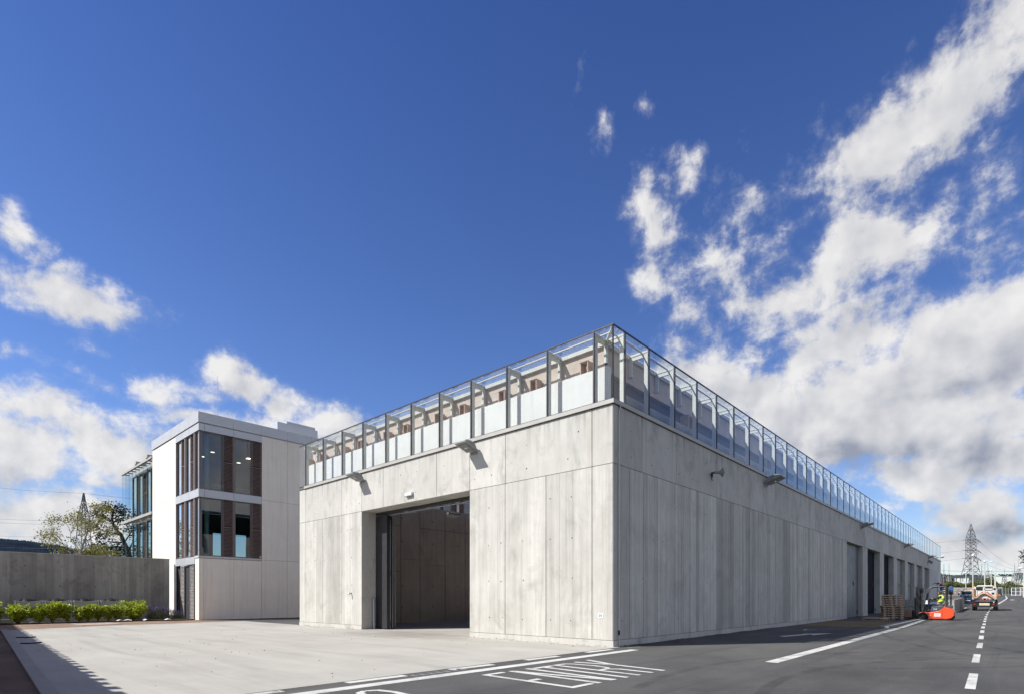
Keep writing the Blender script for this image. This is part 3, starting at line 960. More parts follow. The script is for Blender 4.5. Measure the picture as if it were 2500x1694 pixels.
panels(front, 'y', seg(78.0, LX, [88.2]), 3.3, JOINT - 0.008, boards=False, rnd=rw)
panels(front, 'y', seg(78.0, LX, [88.2]), 0.192, 3.28, boards=False, rnd=rw)
# wall core behind the joints: dark in the joints, solid concrete where the openings cut through
front.mi = 2
D = 0.034
W = 0.72
for (y0, y1, z0, z1) in ((0.034, GATE[0] - 0.002, 0, H_C - .003), (GATE[1] + .002, LY, 0, H_C - .003), (GATE[0] - .002, GATE[1] + .002, JOINT + .003, H_C - .003)):
    front.box(D, W, y0, y1, z0, z1)
prev = 0.034
for (a, c) in OPEN + [(LX, None)]:
    front.box(prev if prev > 1 else W + .002, a - .002, D, 0.62, 0, H_C - .003)
    if c:
        front.box(a - .002, c + .002, D, 0.62, JOINT + .003, H_C - .003)
        prev = c + .002
# tie holes
b = front
b.mi = 4
b.tone = .5


def plug(px, pz, ax):
    n = 8
    r = rw.uniform(0.016, 0.026)
    vs = []
    for k in range(n):
        a = 2 * math.pi * k / n
        vs.append((-0.003, px + r * math.cos(a), pz + r * math.sin(a)) if ax == 'x' else (px + r * math.cos(a), -0.003, pz + r * math.sin(a)))
    b.add(vs, [tuple(range(n))])


for yc in (1.45, 2.3, 3.4, 4.4, 5.0, 13.85, 14.15, 14.82, 15.9, 16.3, 17.2, 18.05):
    for z in (0.72, 1.98, 3.25, 4.5):
        if rw.random() < 0.86:
            plug(yc + rw.uniform(-.05, .05), z + rw.uniform(-.03, .03), 'x')
for yc in (1.25, 1.62, 3.2, 4.9, 5.8, 7.4, 8.4, 9.05, 10.1, 11.5, 12.2, 13.2, 14.3, 14.8, 17.2):
    for z in (5.62, 6.4):
        if rw.random() < 0.8:
            plug(yc + rw.uniform(-.08, .08), z + rw.uniform(-.04, .04), 'x')
for i in range(24):
    xc = 0.55 + i * 1.17
    for z in (0.72, 1.98, 3.25, 4.5):
        if rw.random() < 0.45:
            plug(xc + rw.uniform(-.1, .1), z + rw.uniform(-.03, .03), 'y')
    for z in (5.62, 6.4):
        for q in (0, .5):
            if rw.random() < 0.6:
                plug(xc + q + rw.uniform(-.1, .1), z + rw.uniform(-.05, .05), 'y')
wall = front.build('wall', [M['conc_board'], M['conc_smooth'], M['gap'], M['conc_white'], M['hole']], depot, fix=False)
# reveals of the gateway and of the loading doors, 2 mm proud of the core
b = MB()
b.tone = 0.35
y0, y1 = GATE
b.box(0.004, W, y1 - 0.004, y1 + 0.001, 0, JOINT)
b.box(0.004, W, y0 - 0.001, y0 + 0.004, 0, JOINT)
b.box(0.004, W, y0 + .004, y1 - .004, JOINT - 0.002, JOINT + 0.002)
b.build('gateway_reveal', M['conc_smooth'], depot)
for (a, c) in OPEN:
    b = MB()
    b.tone = 0.35
    b.box(a - 0.001, a + 0.004, 0.004, 0.62, 0, JOINT)
    b.box(c - 0.004, c + 0.001, 0.004, 0.62, 0, JOINT)
    b.box(a + .004, c - .004, 0.004, 0.62, JOINT - 0.002, JOINT + 0.002)
    b.build('door_reveal', M['conc_smooth'], depot)
# plinth: a continuous low course under a shadow joint
for (a, c) in ((0.0, GATE[0]), (GATE[1], LY + 0.02)):
    MB().box(-0.012, 0.033, a - (0.012 if a == 0 else 0), c, 0, 0.18).build('plinth', M['conc_smooth'], depot)
prev = 0.035
for (a, c) in OPEN + [(LX, None)]:
    MB().box(prev, a, -0.012, 0.033, 0, 0.18).build('plinth', M['conc_smooth'], depot)
    prev = c
# coping: folded grey metal, in lengths
b = MB()
for i in range(6):
    a = max(-0.055, 3.51 * i - 2.8)
    c = min(LY + 0.06, 3.51 * (i + 1) - 2.8 - 0.004)
    b.box(-0.055, 0.16, a, c, H_C + 0.018, H_G0 - 0.012)
for i in range(28):
    a = max(0.162, 3.51 * i - 2.8)
    c = min(LX + 0.06, 3.51 * (i + 1) - 2.8 - 0.004)
    if c > a:
        b.box(a, c, -0.055, 0.16, H_C + 0.018, H_G0 - 0.012)
b.build('coping', M['coping'], depot)
b = MB()
b.box(-0.02, 0.15, -0.02, LY, H_C - .002, H_C + 0.017)
b.box(0.152, LX, -0.02, 0.15, H_C - .002, H_C + 0.017)
b.box(-0.012, 0.03, -0.012, LY, H_G0 - .011, H_G0 + 0.022)
b.box(0.031, LX, -0.012, 0.03, H_G0 - .011, H_G0 + 0.022)
b.box(-0.014, 0.022, -0.014, LY, H_G1 - 0.02, H_G1 + 0.016)
b.box(0.023, LX, -0.014, 0.022, H_G1 - 0.02, H_G1 + 0.016)
b.build('glazing_trim', M['dark_metal'], depot)
# gutter floor of the glazed band, dark lining, pinkish inner wall, roof
b = MB()
b.box(0.161, 0.9, 0.161, LY, 6.952, 6.99)
b.box(0.901, LX, 0.161, 0.9, 6.952, 6.99)
b.box(0.9, 0.95, 0.95, 16.95, 6.99, 8.9)
b.box(0.951, LX, 0.9, 0.95, 6.99, 8.9)
b.build('inner_lining', M['lining'], depot)
b = MB()
b.box(0.75, 0.89, 0.75, LY, 8.32, 9.05)
b.box(0.891, LX, 0.75, 0.89, 8.32, 9.05)
b.box(0.715, 0.75, 0.715, LY, 8.30, 8.40)
b.box(0.751, LX, 0.715, 0.75, 8.30, 8.40)
b.build('inner_wall', M['pink'], depot)
b = MB()
b.box(0.66, 0.86, 0.66, LY, 9.052, 9.10)
b.box(0.66, 0.70, 0.66, LY, 9.102, 9.17)
b.box(0.861, LX, 0.66, 0.86, 9.052, 9.10)
b.box(0.701, LX, 0.66, 0.70, 9.102, 9.17)
b.box(0.24, 0.275, 0.24, LY, 9.13, 9.165)
b.box(0.276, LX, 0.24, 0.275, 9.13, 9.165)
b.build('roof_rail', M['steel'], depot)
b = MB()
b.box(0.4, 0.58, 0.43, LY - 0.1, 6.992, 8.28)
b.build('upstand', M['conc_upstand'], depot)
for i in range(11):
    b = MB()
    y = 0.95 + i * 1.7525 + (0.5 if i % 2 else 0.2)
    for (q0, q1, z0, z1) in ((0, .035, 8.285, 8.66), (.265, .30, 8.285, 8.66), (.035, .265, 8.625, 8.66)):
        b.box(0.42, 0.71, y + q0, y + q1, z0, z1)
    b.build('timber_lining', M['timber'], depot)
for x in (6.1, 14.8, 23.6, 32.3):
    b = MB()
    for (q0, q1, z0, z1) in ((0, .06, 7.02, 8.28), (.74, .80, 7.02, 8.28), (.06, .74, 8.22, 8.28)):
        b.box(x + q0, x + q1, 0.55, 0.895, z0, z1)
    b.build('timber_lining', M['timber'], depot)
b = MB()
b.tube([(0.95, 0.47, 7.42), (LX - 1, 0.47, 7.42)], 0.24, 18)
b.build('roof_duct', M['duct'], depot)
# roof, back and end walls, hall partitions
b = MB()
b.tone = 0.5
b.box(0.9, LX, 0.9, 15.0, 8.905, 9.04)  # slab stops short over the hall: opening added to let in light
b.box(24.0, LX, 15.01, 18.0, 8.905, 9.04)
b.build('roof', M['lining'], depot)
b = MB()
b.tone = 0.5
b.box(W + 0.01, 24.0, 17.0, 17.4, 0, 6.72)
b.box(24.0, 24.4, 0.7, 17.4, 0, 8.9)
b.box(W + 0.01, 24.0, 0.66, 0.9, 0, 6.9)
b.build('hall_wall', M['conc_hall'], depot)
b = MB()
b.tone = 0.5
b.box(24.41, LX, 17.4, 18.8, 0, 6.94)
b.box(LX - 0.3, LX, 0.63, 17.4, 0, 6.94)
b.box(24.41, LX - .31, 9.0, 9.3, 0, 8.9)
b.build('back_wall', M['conc_smooth'], depot)
# hall: joints and ties on the far wall
b = MB()
for (x0, x1, z0, z1) in ((5.0, 5.02, 0, 6.7), (6.35, 6.37, 0, 6.7), (8.25, 8.27, 0, 6.7), (9.9, 9.92, 0, 6.7), (1.2, 5.0, 5.45, 5.465), (6.4, 10.9, 5.45, 5.465), (1.2, 4.98, 2.9, 2.915), (5.05, 6.33, 3.6, 3.612), (6.9, 8.2, 3.35, 3.362), (8.27, 8.28, .3, 3.35), (3.6, 3.612, 0.1, 5.4), (2.5, 2.51, 3.0, 5.4)):
    b.box(x0, x1, 16.994, 16.999, z0, z1)
for x in (2.9, 5.1, 7.3, 9.3):
    for z in (0.9, 2.1, 4.6, 5.9):
        b.cbox((x, 16.995, z), (0.06, 0.006, 0.06))
b.build('hall_wall_joints', M['gap'], depot)
# frame types of the glazed band, one per bay
LEFT_M = [0.66 + 1.7513 * i for i in range(11)]
RIGHT_M = [0.66] + [2.10 + 1.7555 * i for i in range(52)]
RIGHT_M = [x for x in RIGHT_M if x < LX - 0.3]


def frame_mesh():
    b = MB()
    b.box(0.04, 0.165, -0.036, 0.036, 7.0, 9.10)
    b.box(0.025, 0.04, -0.05, 0.05, 7.0, 9.16)
    b.box(0.04, 0.66, -0.045, 0.045, 9.10, 9.17)
    b.box(0.176, 0.64, -0.03, 0.03, 8.98, 9.099)
    b.box(0.60, 0.71, -0.04, 0.04, 8.50, 9.05)
    b.cbox((0.655, 0, 8.485), (0.13, 0.12, 0.025))
    return b


fb = frame_mesh().build('steel_frame', M['steel'], depot, bevel=0.006)
fb.location = (0, LEFT_M[0], 0)
mb_ = MB().box(-0.016, 0.02, -0.02, 0.02, H_G0 + 0.024, H_G1 - 0.022)
mu = mb_.build('mullion', M['dark_metal'], depot)
mu.location = (0, LEFT_M[0], 0)


def put(o, loc, rz=0, sy=1):
    c = o.copy()
    COL.objects.link(c)
    c.parent = o.parent
    c.location = loc
    c.rotation_euler = (0, 0, rz)
    return c


for y in LEFT_M[1:]:
    put(fb, (0, y, 0))
    put(mu, (0, y, 0))
for x in RIGHT_M:
    c = put(fb, (x, 0, 0), R(90))
    put(mu, (x, 0, 0), R(90))
put(mu, (0.004, 0.004, 0), R(45))
b = MB()
b.beam((0.03, 0.03, 9.17), (0.69, 0.69, 9.13), 0.05, 0.06)
b.tube([(0.03, 0.03, 9.12), (0.62, 0.62, 9.02)], 0.012, 6)
b.build('corner_beam', M['steel'], depot)
# glass: one pane per bay and one roof pane per bay
gl = [0.006] + LEFT_M + [LY]
for a, c in zip(gl[:-1], gl[1:]):
    MB().box(0.0, 0.014, a + 0.008, c - 0.008, H_G0 + 0.024, H_G1 - 0.022).build('facade_glass', M['glass'], depot)
    MB().box(0.028, 0.70, max(a, 0.03) + 0.006, c - 0.006, H_G1 - 0.018, H_G1 - 0.006).build('roof_glass', M['glass_roof'], depot)
gr = [0.02] + RIGHT_M + [LX]
for i, (a, c) in enumerate(zip(gr[:-1], gr[1:])):
    MB().box(a + 0.008, c - 0.008, 0.0, 0.014, H_G0 + 0.024, H_G1 - 0.022).build('facade_glass', M['glass'], depot)
    MB().box(max(a, 0.71) + 0.006, c - 0.006, 0.028, 0.70, H_G1 - 0.018, H_G1 - 0.006).build('roof_glass', M['glass_roof'], depot) if c > 0.75 else None
# loading doors: ribbed metal leaves set back; open bays get panels coloured as inside shade
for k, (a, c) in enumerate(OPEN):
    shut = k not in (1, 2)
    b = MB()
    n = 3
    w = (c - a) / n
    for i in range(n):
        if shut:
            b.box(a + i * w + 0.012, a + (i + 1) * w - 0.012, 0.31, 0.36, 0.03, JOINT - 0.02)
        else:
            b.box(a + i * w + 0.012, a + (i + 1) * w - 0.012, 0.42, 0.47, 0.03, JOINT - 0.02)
    d = b.build('door_or_bay_shade', M['door_metal'] if shut else M['bay_shade'] if 'bay_shade' in M else M['door_metal'], depot)
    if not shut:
        d.data.materials[0] = plain('open_bay_shade', (0.012, 0.013, 0.022), 0.8, spec=.1)  # near-black colour paints the dark interior of the two open bays
    h = MB()
    h.cbox(((a + c) / 2 + 0.9, 0.29, 2.45 + gz(a)), (0.08, 0.05, 0.3))
    h.build('handle', M['black'], d)
    h = MB()
    h.cbox((c - 0.35, 0.29, 0.35 + gz(a)), (0.09, 0.05, 0.26))
    h.build('floor_bolt', M['black'], d)
# the folded gate leaves and its header and track
g_ = MB()
for i, (x0, x1) in enumerate(((0.74, 0.90), (0.93, 1.02), (1.05, 1.16))):
    g_.box(x0, x1, 12.15 + 0.1 * i, 12.985, 0.04, 5.10)
gate = g_.build('folding_gate', M['dark_metal'], depot)
b = MB()
for x in (0.905, 1.025, 1.165):
    b.box(x, x + 0.018, 12.12, 12.15, 0.06, 4.9)
    b.box(x - .004, x + 0.022, 12.95, 12.98, 0.06, 4.9)
b.build('edge_strip', M['galv'], gate)
b = MB()
for z in (0.25, 2.5, 4.75):
    b.cyl((0.93, 12.1, z), (0, 0, 1), 0.035, 0.2, 8)
b.build('hinge', M['black'], gate)
b = MB()
b.box(0.73, 0.86, GATE[0], GATE[1], 5.16, JOINT - 0.004)
b.build('gate_header', M['dark_metal'], depot)
b = MB()
b.tube([(0.92, GATE[0] + 0.05, 5.11), (0.92, GATE[1] - 0.3, 5.11)], 0.025, 8)
b.box(0.89, 0.95, GATE[0] + .05, GATE[1] - .3, 5.17, 5.20)
for y in (6.5, 7.6, 9.4, 10.9):
    b.cbox((0.93, y, 5.12), (0.10, 0.30, 0.09))
    b.tube([(0.95, y - .6, 5.04), (0.95, y + .3, 5.12)], 0.012, 6)
b.build('gate_track', M['galv'], depot)

# ---------------------------------------------------------------- things fixed to the depot
def floodlight(name, label):
    """wall floodlight pointing along -X from the origin at the wall"""
    t = empty(name, (0, 0, 0), label, 'floodlight', 'floodlights on the depot walls')
    b = MB()
    b.prism([(-0.10, 0.02), (-0.62, 0.20), (-0.64, 0.24), (-0.60, 0.28), (-0.34, 0.31), (-0.14, 0.22), (-0.07, 0.10)], 'y', -0.21, 0.21)
    b.prism([(-0.08, -0.005), (-0.66, 0.195), (-0.655, 0.225), (-0.07, 0.02)], 'y', -0.30, 0.30)
    b.build('casing', M['lamp_grey'], t, bevel=0.012)
    b = MB()
    b.add([(-0.15, -0.20, 0.008), (-0.57, -0.20, 0.153), (-0.57, 0.20, 0.153), (-0.15, 0.20, 0.008)], [(0, 1, 2, 3)])
    g = b.build('lens', M['lamp_glass'], t)
    b = MB()
    b.cyl((-0.36, 0.0, 0.077), (0, 1, 0), 0.03, 0.16, 8)
    b.build('bulb', M['white_paint'], g)
    b = MB()
    for s in (-0.13, 0.13):
        b.beam((0.0, s, -0.06), (-0.12, s, 0.06), 0.045, 0.012, (0, 1, 0))
    b.cbox((-0.012, 0, -0.06), (0.025, 0.34, 0.07))
    b.build('bracket', M['lamp_grey'], t)
    return t


fl = floodlight('floodlight', 'grey floodlight over the gateway, the one farther from the depot corner')
fl.location = (0, 12.95, 6.60)
FLS = [((0, 5.75, 6.60), 0, 'grey floodlight on the sunlit wall above the right jamb of the gateway'),
       ((12.9, 0, 6.60), 90, 'largest looking grey floodlight on the shaded long wall, past the horn speaker'),
       ((34.0, 0, 6.62), 90, 'grey floodlight on the long wall above the first open loading doors'),
       ((55.2, 0, 6.62), 90, 'grey floodlight on the long wall above the middle loading doors'),
       ((76.5, 0, 6.62), 90, 'farthest grey floodlight, beside the cameras near the end of the long wall')]
for loc, rz, lab in FLS:
    c = copy_tree(fl)
    c.location = loc
    c.rotation_euler = (0, 0, R(rz))
    c['label'] = lab
    if rz:
        c.scale = (1.2, 1.2, 1.2)


def horn(name, label):
    t = empty(name, (0, 0, 0), label, 'speaker', 'horn speakers on the long wall')
    b = MB()
    b.lathe([(0.03, -0.16), (0.05, -0.15), (0.055, -0.02), (0.075, 0.04), (0.12, 0.10), (0.165, 0.14), (0.172, 0.15), (0.165, 0.155), (0.11, 0.10), (0.06, 0.03), (0.0, 0.02)], ax='x', n=20)
    b.build('horn', M['lamp_grey'], t)
    b = MB()
    b.lathe([(0.0, 0.115), (0.035, 0.11), (0.045, 0.08), (0.035, 0.03)], ax='x', n=12)
    b.build('cone', M['steel'], t)
    b = MB()
    b.beam((-0.16, 0.02, 0), (-0.2, 0.3, -0.02), 0.05, 0.05)
    b.cbox((-0.2, 0.31, -0.02), (0.16, 0.03, 0.2))
    b.tube([(-0.2, 0.3, -0.1), (-0.14, 0.28, -0.24)], 0.012, 6)
    b.build('bracket', M['dark_metal'], t)
    return t


hs = horn('horn_speaker', 'grey horn speaker on the shaded wall between the corner and the first floodlight')
hs.location = (6.72, -0.33, 6.07)
hs.rotation_euler = (0, 0, R(-52))
hs.scale = (1.0, 1.0, 1.0)
for x, rz, lab in ((73.0, -150, 'left of the two distant horn speakers by the last loading door'), (75.2, -20, 'right of the two distant horn speakers by the last loading door')):
    c = copy_tree(hs)
    c.location = (x, -0.36, 6.02)
    c.rotation_euler = (0, 0, R(rz))
    c['label'] = lab
    c.scale = (1.05, 1.05, 1.05)
t = empty('security_camera', (82.0, 0, 6.9), 'white dome security camera on an arm at the far end of the long wall', 'camera')
b = MB()
b.tube([(82.0, -0.02, 6.9), (82.0, -0.9, 7.05)], 0.05, 8)
b.build('arm', M['white_paint'], t)
b = MB()
b.lathe([(0.0, 0.15), (0.17, 0.12), (0.22, 0.0), (0.22, -0.07), (0.15, -0.18), (0.0, -0.24)], (82.0, -1.0, 7.12), 'z', 14)
b.build('dome', M['white_paint'], t)

t = empty('emergency_light', (0, 9.49, 5.52), 'small white oblong emergency light above the gateway', 'light')
b = MB()
b.rbox(-0.11, -0.012, 9.27, 9.71, 5.50, 5.63, 0.025)
b.build('diffuser', M['white_paint'], t)
b = MB()
b.box(-0.012, -0.001, 9.25, 9.73, 5.485, 5.645)
b.cyl((-0.05, 9.45, 5.48), (0, 0, 1), 0.02, 0.05, 8)
b.build('base_plate', M['lamp_grey'], t)

t = empty('wall_pipe', (0.27, -0.03, 0), 'thin pale pipe clipped to the shaded wall beside the depot corner', 'pipe')
b = MB()
b.tube([(0.33, -0.045, 6.98), (0.33, -0.04, 6.9), (0.27, -0.03, 6.75), (0.27, -0.03, 0.44)], 0.017, 8)
b.tube([(0.27, -0.03, 0.36), (0.27, -0.03, 0.0)], 0.017, 8)
b.build('tube', M['steel'], t)
b = MB()
for z in (6.5, 5.7, 4.9, 4.1, 3.3, 2.5, 1.7, 1.02, 0.26):
    b.cbox((0.27, -0.025, z), (0.06, 0.045, 0.025))
b.build('clip', M['steel'], t)
MB().tube([(0.27, -0.03, 0.47), (0.275, -0.034, 0.40), (0.27, -0.03, 0.33)], 0.026, 8).build('coupling', M['black'], t)

t = empty('wall_sign', (0, 0.42, 0.89), 'small white SV plate low on the sunlit wall near the corner', 'sign')
MB().box(-0.008, -0.001, 0.325, 0.505, 0.815, 0.965).build('plate', M['white_paint'], t)
Mx = Matrix.Translation((-0.0105, 0.418, 0.888)) @ Matrix(((0, 0, -1), (-1, 0, 0), (0, 1, 0))).to_4x4()
text_obj('SV', 0.12, M['black'], Mx, 'lettering', t)

t = empty('steel_bollard', (0.57, 12.86, 0), 'slim galvanised steel post against the left jamb of the gateway', 'bollard')
MB().tube([(0.55, 12.88, 0), (0.55, 12.88, 1.40), (0.55, 12.88, 1.43)], [0.052, 0.052, 0.035], 14).build('post', M['galv'], t)
MB().lathe([(0.12, 0.0), (0.12, 0.012), (0.06, 0.014)], (0.55, 12.88, 0.005), 'z', 14).build('base_flange', M['galv'], t)
b = MB()
b.tube([(0.0, 13.85, 1.62), (-0.10, 13.85, 1.62), (-0.13, 13.85, 1.60), (-0.135, 13.85, 1.55)], 0.035, 10)
tag(b.build('overflow_pipe', M['galv']), 'short bent overflow pipe stub low on the wall left of the gateway', 'pipe')
for i, x in enumerate((8.35, 10.35)):
    t = empty('strip_light', (x, 16.85, 6.5), 'strip light high on the hall wall, %s' % ('the one seen nearer the gate post' if i == 0 else 'the one seen nearer the right jamb'), 'light', 'strip lights in the gateway hall')
    MB().box(x, x + 0.9, 16.75, 16.83, 6.42, 6.49).build('tube', M['white_paint'], t)
    MB().box(x - .05, x + 0.95, 16.72, 16.86, 6.492, 6.56).build('batten', M['lamp_grey'], t)
for i, (x, z) in enumerate(((28.6, 1.65), (35.6, 1.65))):
    t = empty('wall_box', (x, -0.0, z), 'small white switch box on the concrete beside %s loading door' % ('the first' if i == 0 else 'the second'), 'switch box')
    MB().rbox(x, x + 0.16, -0.09, -0.002, z, z + 0.2, 0.01).build('cover', M['white_paint'], t)
    MB().cbox((x + 0.08, -0.095, z + 0.1), (0.04, 0.02, 0.06)).build('switch', M['black'], t)

# ---------------------------------------------------------------- the office block
def at(px, py, Y):
    """world point seen at a pixel of the 2500 px wide photograph, Y metres in front of the camera"""
    X, Z = (px - 1250) / 1341.0 * Y, (1459 - py) / 1341.0 * Y
    return Vector((CAM.x + X * .6763 + Y * .7367, CAM.y - X * .7367 + Y * .6763, CAM.z + Z))


OX, OY = -1.42, 29.2
office = empty('office_building', (OX, OY, 0), 'three storey pale concrete office block with louvred corner windows and a grey metal parapet', 'building')
MR = Matrix(((1, 0, 0, 0), (0, -1, 0, OY), (0, 0, 1, 0), (0, 0, 0, 1)))      # (u, out, z) on the face y = OY
ML = Matrix(((0, -1, 0, OX), (1, 0, 0, 0), (0, 0, 1, 0), (0, 0, 0, 1)))      # on the face x = OX


def opanels(b, us, zs, out=0.0, gap=0.014, th=0.05):
    for a, c in zip(us[:-1], us[1:]):
        for z0, z1 in zip(zs[:-1], zs[1:]):
            b.tone = rw.uniform(0.4, 0.62)
            b.box(a + gap / 2, c - gap / 2, out - th, out, z0 + gap / 2, z1 - gap / 2)


b = MB(MR)
opanels(b, [OX + .05, -1.15, 0.66, 2.46], [0.02, 3.92])
opanels(b, [2.47, 4.25, 6.03, 7.81, 9.6, 11.4, 13.2, 15.0, 16.9], [0.02, 3.98, 8.05, 12.38])
opanels(b, [16.9, 20.0, 23.4], [0.02, 3.98])
b.M = ML
opanels(b, [29.2, 29.90], [0.02, 3.92])
b.build('wall', M['conc_office'], office)
b = MB(ML)
opanels(b, [33.72, 35.5, 37.3, 39.1], [0.02, 4.1, 8.22, 12.38])
b.build('wall', M['conc_office'], office)
b = MB()
b.box(OX + .06, 1.9, 29.26, 29.5, 0, 3.9)
b.box(2.5, 16.85, 29.26, 29.5, 0, 12.36)
b.box(16.86, 23.4, 29.26, 29.5, 0, 3.96)
b.box(OX + .06, OX + .3, 29.51, 29.88, 0, 3.9)
b.box(OX + .06, OX + .3, 33.75, 39.08, 0, 12.36)
b.build('wall_core', M['gap'], office)
b = MB()
b.box(OX - .035, 2.46, 29.165, 29.6, 3.94, 4.06)
b.box(OX - .035, OX + .3, 29.61, 29.9, 3.94, 4.06)
b.build('sill_band', M['conc_white'], office)


def grey_band(us_r, us_l, z0, z1, out, name, gap=0.016):
    b = MB(MR)
    for a, c in zip(us_r[:-1], us_r[1:]):
        b.box(a + gap / 2, c - gap / 2, out - .06, out, z0, z1)
    b.M = ML
    for a, c in zip(us_l[:-1], us_l[1:]):
        b.box(a + gap / 2, c - gap / 2, out - .06, out, z0, z1)
    return b.build(name, M['panel_grey'], office, bevel=0.004)


grey_band([OX - .03, -1.11, 0.66, 2.46], [29.17, 31.0, 32.4, 33.71], 7.76, 8.26, 0.03, 'floor_band')
grey_band([OX - .03, -1.11, 0.66, 2.48], [29.17, 31.0, 32.4, 33.71], 11.93, 12.36, 0.03, 'floor_band')
grey_band([16.92, 18.7, 20.5, 23.4], [], 7.76, 8.26, 0.03, 'floor_band')
grey_band([16.92, 18.7, 20.5, 23.4], [], 11.93, 12.36, 0.03, 'floor_band')
grey_band([OX - .06, 0.62, 2.42, 4.21, 6.0, 7.8, 9.6, 11.4, 13.2, 15.0, 16.8, 18.6, 20.4, 23.4], [29.14, 30.9, 32.7, 34.5, 36.3, 39.14], 12.43, 13.08, 0.06, 'parapet')
grey_band([], [29.92, 31.8, 33.70], 3.56, 4.03, 0.03, 'floor_band')
b = MB()
b.box(OX + .05, 23.4, 29.25, 39.0, 12.38, 12.6)
b.build('roof', M['panel_grey'], office)


def window(Mx, u0, u1, z0, z1, rec=0.10, pane='glass_office', inner=()):
    b = MB(Mx)
    f = 0.055
    b.box(u0, u0 + f, -rec - .08, -rec + .06, z0, z1)
    b.box(u1 - f, u1, -rec - .08, -rec + .06, z0, z1)
    b.box(u0 + f, u1 - f, -rec - .08, -rec + .06, z0, z0 + f)
    b.box(u0 + f, u1 - f, -rec - .08, -rec + .06, z1 - f, z1)
    w = b.build('window', M['frame_brown'], office)
    p = MB(Mx).box(u0 + f, u1 - f, -rec - .02, -rec, z0 + f, z1 - f)
    p.build('pane', M[pane], w)
    return w


def louvre(Mx, u0, u1, z0, z1, mat='louvre', rec=0.06, split=0.52, name='louvre_panel'):
    b = MB(Mx)
    f = 0.035
    zm = z0 + (z1 - z0) * split
    b.box(u0, u0 + f, -rec - .05, -rec + .02, z0, z1)
    b.box(u1 - f, u1, -rec - .05, -rec + .02, z0, z1)
    b.box(u0 + f, u1 - f, -rec - .05, -rec + .02, zm - .03, zm + .03)
    n = int((z1 - z0) / 0.086)
    for i in range(n):
        z = z0 + (i + .5) * (z1 - z0) / n
        if abs(z - zm) < .06:
            continue
        b.add([(u0 + f, -rec - .045, z + .028), (u1 - f, -rec - .045, z + .028), (u1 - f, -rec + .015, z - .022), (u0 + f, -rec + .015, z - .022),
               (u0 + f, -rec - .045, z + .040), (u1 - f, -rec - .045, z + .040), (u1 - f, -rec + .015, z - .010), (u0 + f, -rec + .015, z - .010)],
              [(0, 1, 2, 3), (4, 7, 6, 5), (2, 1, 5, 6), (0, 3, 7, 4), (3, 2, 6, 7)])
    o = b.build(name, M[mat], office)
    k = MB(Mx).box(u0 + f + .002, u1 - f - .002, -rec - .09, -rec - .07, z0 + .01, z1 - .01)
    k.build('backing', M['interior_dark'], o)
    return o


for (z0, z1) in ((4.07, 7.74), (8.28, 11.91)):
    window(MR, OX + .03, -0.02, z0, z1)
    louvre(MR, 0.03, 0.62, z0, z1)
    window(MR, 0.72, 1.80, z0, z1)
    louvre(MR, 1.85, 2.42, z0, z1)
    MB(MR).box(.62, .72, -.16, .0, z0, z1).build('mullion', M['frame_brown'], office)
    window(ML, 29.24, 30.0, z0, z1, pane='glass_coated')
    louvre(ML, 30.22, 30.86, z0, z1)
    window(ML, 30.9, 31.72, z0, z1, pane='glass_coated')
    louvre(ML, 31.98, 32.62, z0, z1)
    window(ML, 32.66, 33.62, z0, z1, pane='glass_coated')
    b = MB(ML)
    b.box(30.0, 30.2, -.16, 0, z0, z1)
    b.box(31.74, 31.96, -.16, 0, z0, z1)
    b.box(33.63, 33.71, -.16, 0, z0, z1)
    b.build('mullion', M['frame_brown'], office)
    # the windows seen over the hall wall, farther along the same face
    window(MR, 16.95, 18.3, z0, z1)
    window(MR, 18.5, 19.55, z0, z1)
    louvre(MR, 19.65, 20.1, z0, z1)
    MB(MR).box(20.12, 20.36, -.16, .0, z0, z1).build('mullion', M['conc_white'], office)
    louvre(MR, 20.4, 21.0, z0, z1)
    window(MR, 21.02, 22.4, z0, z1)
    louvre(MR, 22.45, 23.3, z0, z1)
# ground floor bay beside the garden wall: louvres and a dark glazed door
louvre(ML, 30.2, 30.92, 0.06, 3.52, 'louvre_pale', .03)
louvre(ML, 32.05, 32.78, 0.06, 3.52, 'louvre_pale', .03)
d = MB(ML)
d.box(31.0, 31.05, -.14, -.04, 0.05, 3.52)
d.box(31.92, 31.97, -.14, -.04, 0.05, 3.52)
d.box(31.05, 31.92, -.14, -.04, 3.46, 3.52)
d.box(31.05, 31.92, -.12, -.09, 0.05, 3.46)
dr = d.build('door', M['interior_dark'], office)
MB(ML).cbox((31.15, -0.03, 1.1), (0.05, 0.06, 0.12)).build('handle', M['galv'], dr)
d = MB(ML)
d.box(32.85, 33.7, -.2, -.12, 0.03, 3.5)
d.box(29.91, 30.18, -.2, -.12, 0.03, 3.5)
d.build('recess_lining', M['interior_dark'], office)
# rooms behind the corner glass
b = MB()
b.box(OX + .25, 16.8, 29.5, 36.4, 3.80, 4.06)
b.box(OX + .25, 16.8, 29.5, 36.4, 7.78, 8.26)
b.box(OX + .25, 16.8, 29.5, 36.4, 11.95, 12.3)
b.box(7.0, 7.15, 29.5, 36.4, 4.061, 11.94)
b.box(OX + .3, 7.0, 36.4, 36.5, 8.261, 11.94)
x_a, x_b, x_c, x_d = 1.85, 2.5, 3.5, 4.3
b.box(OX + .3, x_a, 36.4, 36.5, 4.061, 7.77)
b.box(x_b, x_c, 36.4, 36.5, 4.061, 7.77)
b.box(x_d, 7.0, 36.4, 36.5, 4.061, 7.77)
for (p, q) in ((x_a, x_b), (x_c, x_d)):
    b.box(p, q, 36.4, 36.5, 4.061, 4.5)
    b.box(p, q, 36.4, 36.5, 6.35, 7.77)
b.build('room', M['interior'], office)
b = MB()
b.box(16.93, 23.4, 29.9, 30.0, 4.0, 12.3)
b.build('room_back', M['interior_dark'], office)
b = MB()
